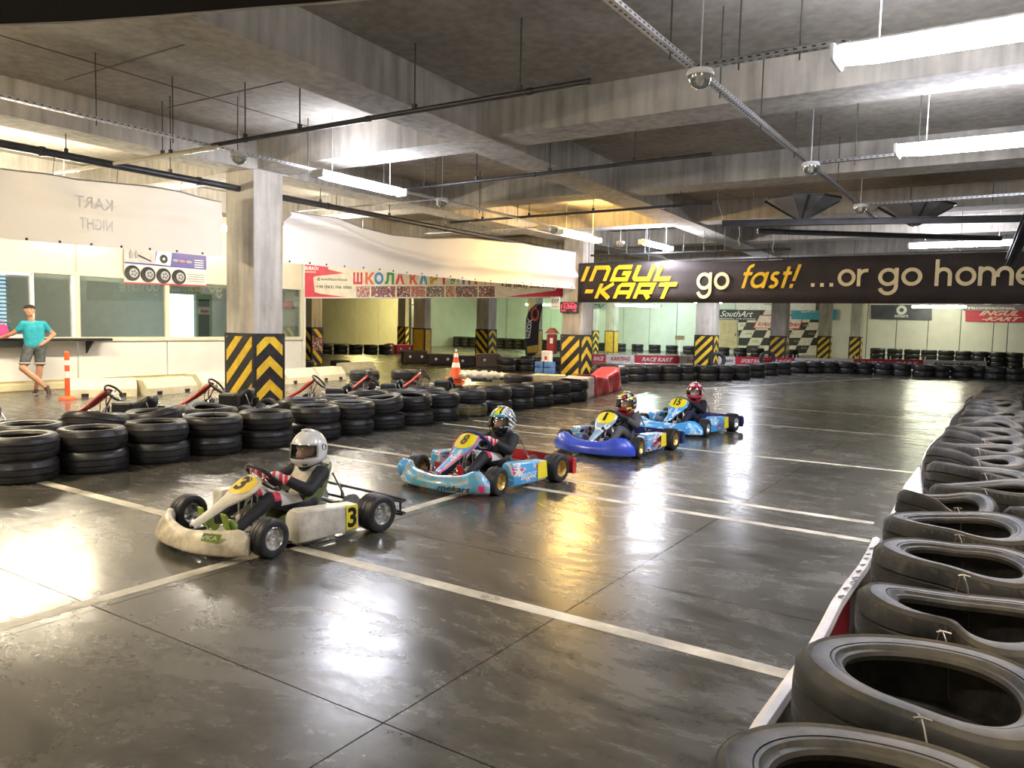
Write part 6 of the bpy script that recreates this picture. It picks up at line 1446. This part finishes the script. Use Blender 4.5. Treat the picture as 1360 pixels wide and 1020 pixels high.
# red and white tarpaulin over the tyres
def tarp(label, a, b, z, m, seed):
    a = Vector((a.x, a.y, 0)); b = Vector((b.x, b.y, 0)); o = empty('tyre_tarpaulin', a, 0, label, 'tarpaulin', 'tarpaulins over tyres'); d = b - a; n = Vector((-d.y, d.x, 0)).normalized()
    if n.dot(a) > 0: n = -n
    r_ = random.Random(seed); mb = MB(); V = []; nu, nv = 18, 10
    for j in range(nv + 1):
        for i in range(nu + 1):
            u = i / nu; f = j / nv; h = min(f / .6, 1) * z(u); back = max(0, f - .6) / .4
            V.append(d * u + Vector((0, 0, h + .015)) - n * (.5 * back) + n * (.03 * sin(u * 14 + f * 5) + .02 * sin(u * 31)) * (1 - back) + Vector((0, 0, .02 * sin(u * 9 + 1) * back)))
    mb.add(V, [(j * (nu + 1) + i, j * (nu + 1) + i + 1, (j + 1) * (nu + 1) + i + 1, (j + 1) * (nu + 1) + i) for j in range(nv) for i in range(nu)])
    thick(mb.build('sheet', m, o, smooth=True, fix=False), .006)
tarp('white tarpaulin over the end of the track-side tyres', gp(771.5, 533), gp(788, 528), lambda u: .44, M_white_t, 1)
tarp('red tarpaulin over tyres with a sagging top edge', gp(788.5, 528), gp(824, 520), lambda u: .47 - .14 * sin(u * pi) + .1 * u, mat('tarp_bright_red', (.62, .05, .06), .35, var=.2, scale=6, dust=(.15, .03, .03), dustamt=.4), 2)
c = gp(640, 516); ws = empty('crumpled_tarpaulin', (c.x, c.y, .22), .5, 'crumpled silvery white sheet lying on tyres right of cone', 'tarpaulin')
mb = MB(); R = []
for i in range(15):
    u = -1 + i / 7; R.append([(u * .55, .17 * cos(a) * (1 - .4 * u * u) + .03 * sin(i * 1.9), .10 + .10 * sin(a) * (1 - .5 * u * u) + .035 * sin(i * 2.3 + a * 2)) for a in [2 * pi * k / 12 for k in range(12)]])
mb.loft(R).build('sheet', mat('silver_sheet', (.66, .66, .60), .4, var=.15, scale=8), ws, smooth=True)
MB().box((0, 0, -.02), (.5, .2, .06)).build('underside', M_blk, ws)
c = gp(690, 517); yp = empty('yellow_board', (c.x, c.y, .23), .35, 'flat yellow board lying on the tyres', 'board')
MB().bbox((0, 0, .11), (1.3, .35, .05), .015).build('board', mat('board_yellow', (.70, .62, .06), .45), yp); MB().bbox((0, 0, .04), (1.1, .3, .09), .015).build('support', M_blk, yp)
c = gp(728, 520); cb_ = empty('cream_box', (c.x, c.y, 0), .3, 'low cream box beside the blue canisters', 'box')
MB().bbox((0, 0, .2), (.75, .4, .4), .02).build('carton', mat('carton_cream', (.62, .55, .36), .6), cb_); MB().box((0, 0, .402), (.06, .38, .004)).build('tape', mat('tape_tan', (.5, .4, .2), .4), cb_)
# feather flag
PFl = Plane((-21.5, 29.8, 0), (-19, 31.3, 0)); c = PFl.q(700, 482); ff = empty('feather_flag', (c.x, c.y, 0), 0, 'black feather flag with red ring logo and white letters', 'flag')
c = Vector((c.x, c.y, 0)); o_ = PFl.poly(((700, 478), (714.5, 468), (716, 430), (721, 404.5), (715, 405), (707, 408.5), (702, 416), (700, 425), (699, 450)), 0, .012, c).build('sail', mat('flag_black', (.02, .02, .022), .6), ff)
MB().tube([PFl.q(698.5, 488) - c, PFl.q(698.5, 440) - c, PFl.q(699.5, 422) - c, PFl.q(703, 412) - c, PFl.q(712, 404.5) - c, PFl.q(721, 403.5) - c], .025, 8).build('pole', M_dpipe, ff)
q = PFl.q(710.5, 417) - c; mb = MB(); V_, F_ = stroke(arc(0, 0, .2, 60, 400, 20), .09); mb.add([q + PFl.U * (v[0] * .8) + PFl.V * (v[1] * 1.4) + PFl.N * .02 for v in V_], F_); mb.build('ring_logo', mat('logo_orange_red', (.75, .10, .06), .5), ff)
mb = MB(); a = PFl.q(703.5, 450) - c; put_text(mb, 'GZOX', a, (PFl.V * 1. + PFl.U * .12), (-PFl.U + PFl.V * .12), width=.95, height=.22, bold=.04, lift=.02); mb.build('lettering', W_ink, ff)
PFl.poly(((700.5, 468.5), (714, 468), (714.6, 458), (700.2, 460)), .014, .004, c).build('yellow_patch', M_plainyel, ff)
MB().lathe([(0, 0), (.3, 0), (.28, .06), (0, .08)], 16, PFl.q(698.5, 488) - c if False else (0, 0, 0)).build('base', M_dpipe, ff)
# poster on column, red padding, black plastic barriers, little sign
PQ = Plane((-20.4, 25.2, 0), (-19.9, 26.3, 0)); pq, c = flat('small_poster', 'small white poster collage fixed on the left striped column', 'poster', Plane((-19.94, 22., 0), (-19.94, 30., 0)), ((415, 464.5), (428.5, 465), (428.5, 448), (415, 447)), photo_mat('collage', (.75, .72, .68), (.4, .08, .08), (.1, .1, .1), 7), .012)
def red_pad(px0, px1, py, h, label, m):
    a = gp(px0, py); b = gp(px1, py); k = empty('padding_block', ((a.x + b.x) / 2, (a.y + b.y) / 2, 0), atan2(b.y - a.y, b.x - a.x), label, 'barrier', 'plastic track barriers'); L_ = (b - a).length
    MB().bbox((0, 0, h / 2), (L_, .4, h), .06).build('shell', m, k)
    for i in range(int(L_ / .45)): MB().lathe([(.0, -.005), (.05, -.005), (.05, .006), (.03, .006)], 12, (-L_ / 2 + .25 + i * .45, -.2, h * .55), axis='Y').build('hole', M_ref, k)
m_pad = mat('padding_red', (.50, .03, .06), .45)
red_pad(512, 522, 469.5, .5, 'short red padding block before the yellow lit wall', m_pad); red_pad(524, 547, 469.5, .45, 'longer red padding block beside the yellow panelled column', m_pad)
m_bp = mat('barrier_plastic_dark', (.035, .03, .03), .45); m_bb = mat('barrier_plastic_brown', (.13, .09, .07), .5)
red_pad(534, 566, 483, .5, 'black plastic barrier under the yellow panelled column', m_bp); red_pad(568, 600, 485, .42, 'black plastic barrier left of the cone tip', m_bp)
red_pad(603, 630, 487.5, .42, 'dark barrier with white and red marks right of cone', m_bp); red_pad(632, 662, 488, .5, 'brown plastic barrier with holes below the chevron column', m_bb); red_pad(663, 677, 488, .45, 'grey plastic barrier end right of the brown one', mat('barrier_grey', (.3, .3, .3), .5))
c = gy(902, 470, 42.5); ls = empty('small_sign', (c.x, c.y, 0), 0, 'small brown sign board on a white post by back wall', 'sign')
MB().bbox((0, 0, 1.0), (.55, .05, .24), .01).build('sign_face', mat('sign_brown', (.25, .17, .09), .5), ls); MB().tube([(0, .02, 0), (0, .02, .9)], .03, 8).build('post', W_ink, ls)
# vertical downpipe in the far left bay
c = gy(545, 440, 36.); dp = empty('downpipe', (c.x, 36.2, 0), 0, 'grey vertical downpipe beside the narrow striped column', 'pipe')
MB().tube([(0, 0, 0), (0, 0, 3.99)], .09, 12).build('pipe_run', M_galv, dp, smooth='auto'); MB().box((-.25, 0, 1.95), (.18, .1, 3.8)).build('cable_duct', M_dpipe, dp)
for z in (1.2, 2.6): MB().lathe([(.1, -.03), (.12, 0), (.1, .03)], 12, (0, 0, z)).build('collar', M_dpipe, dp)
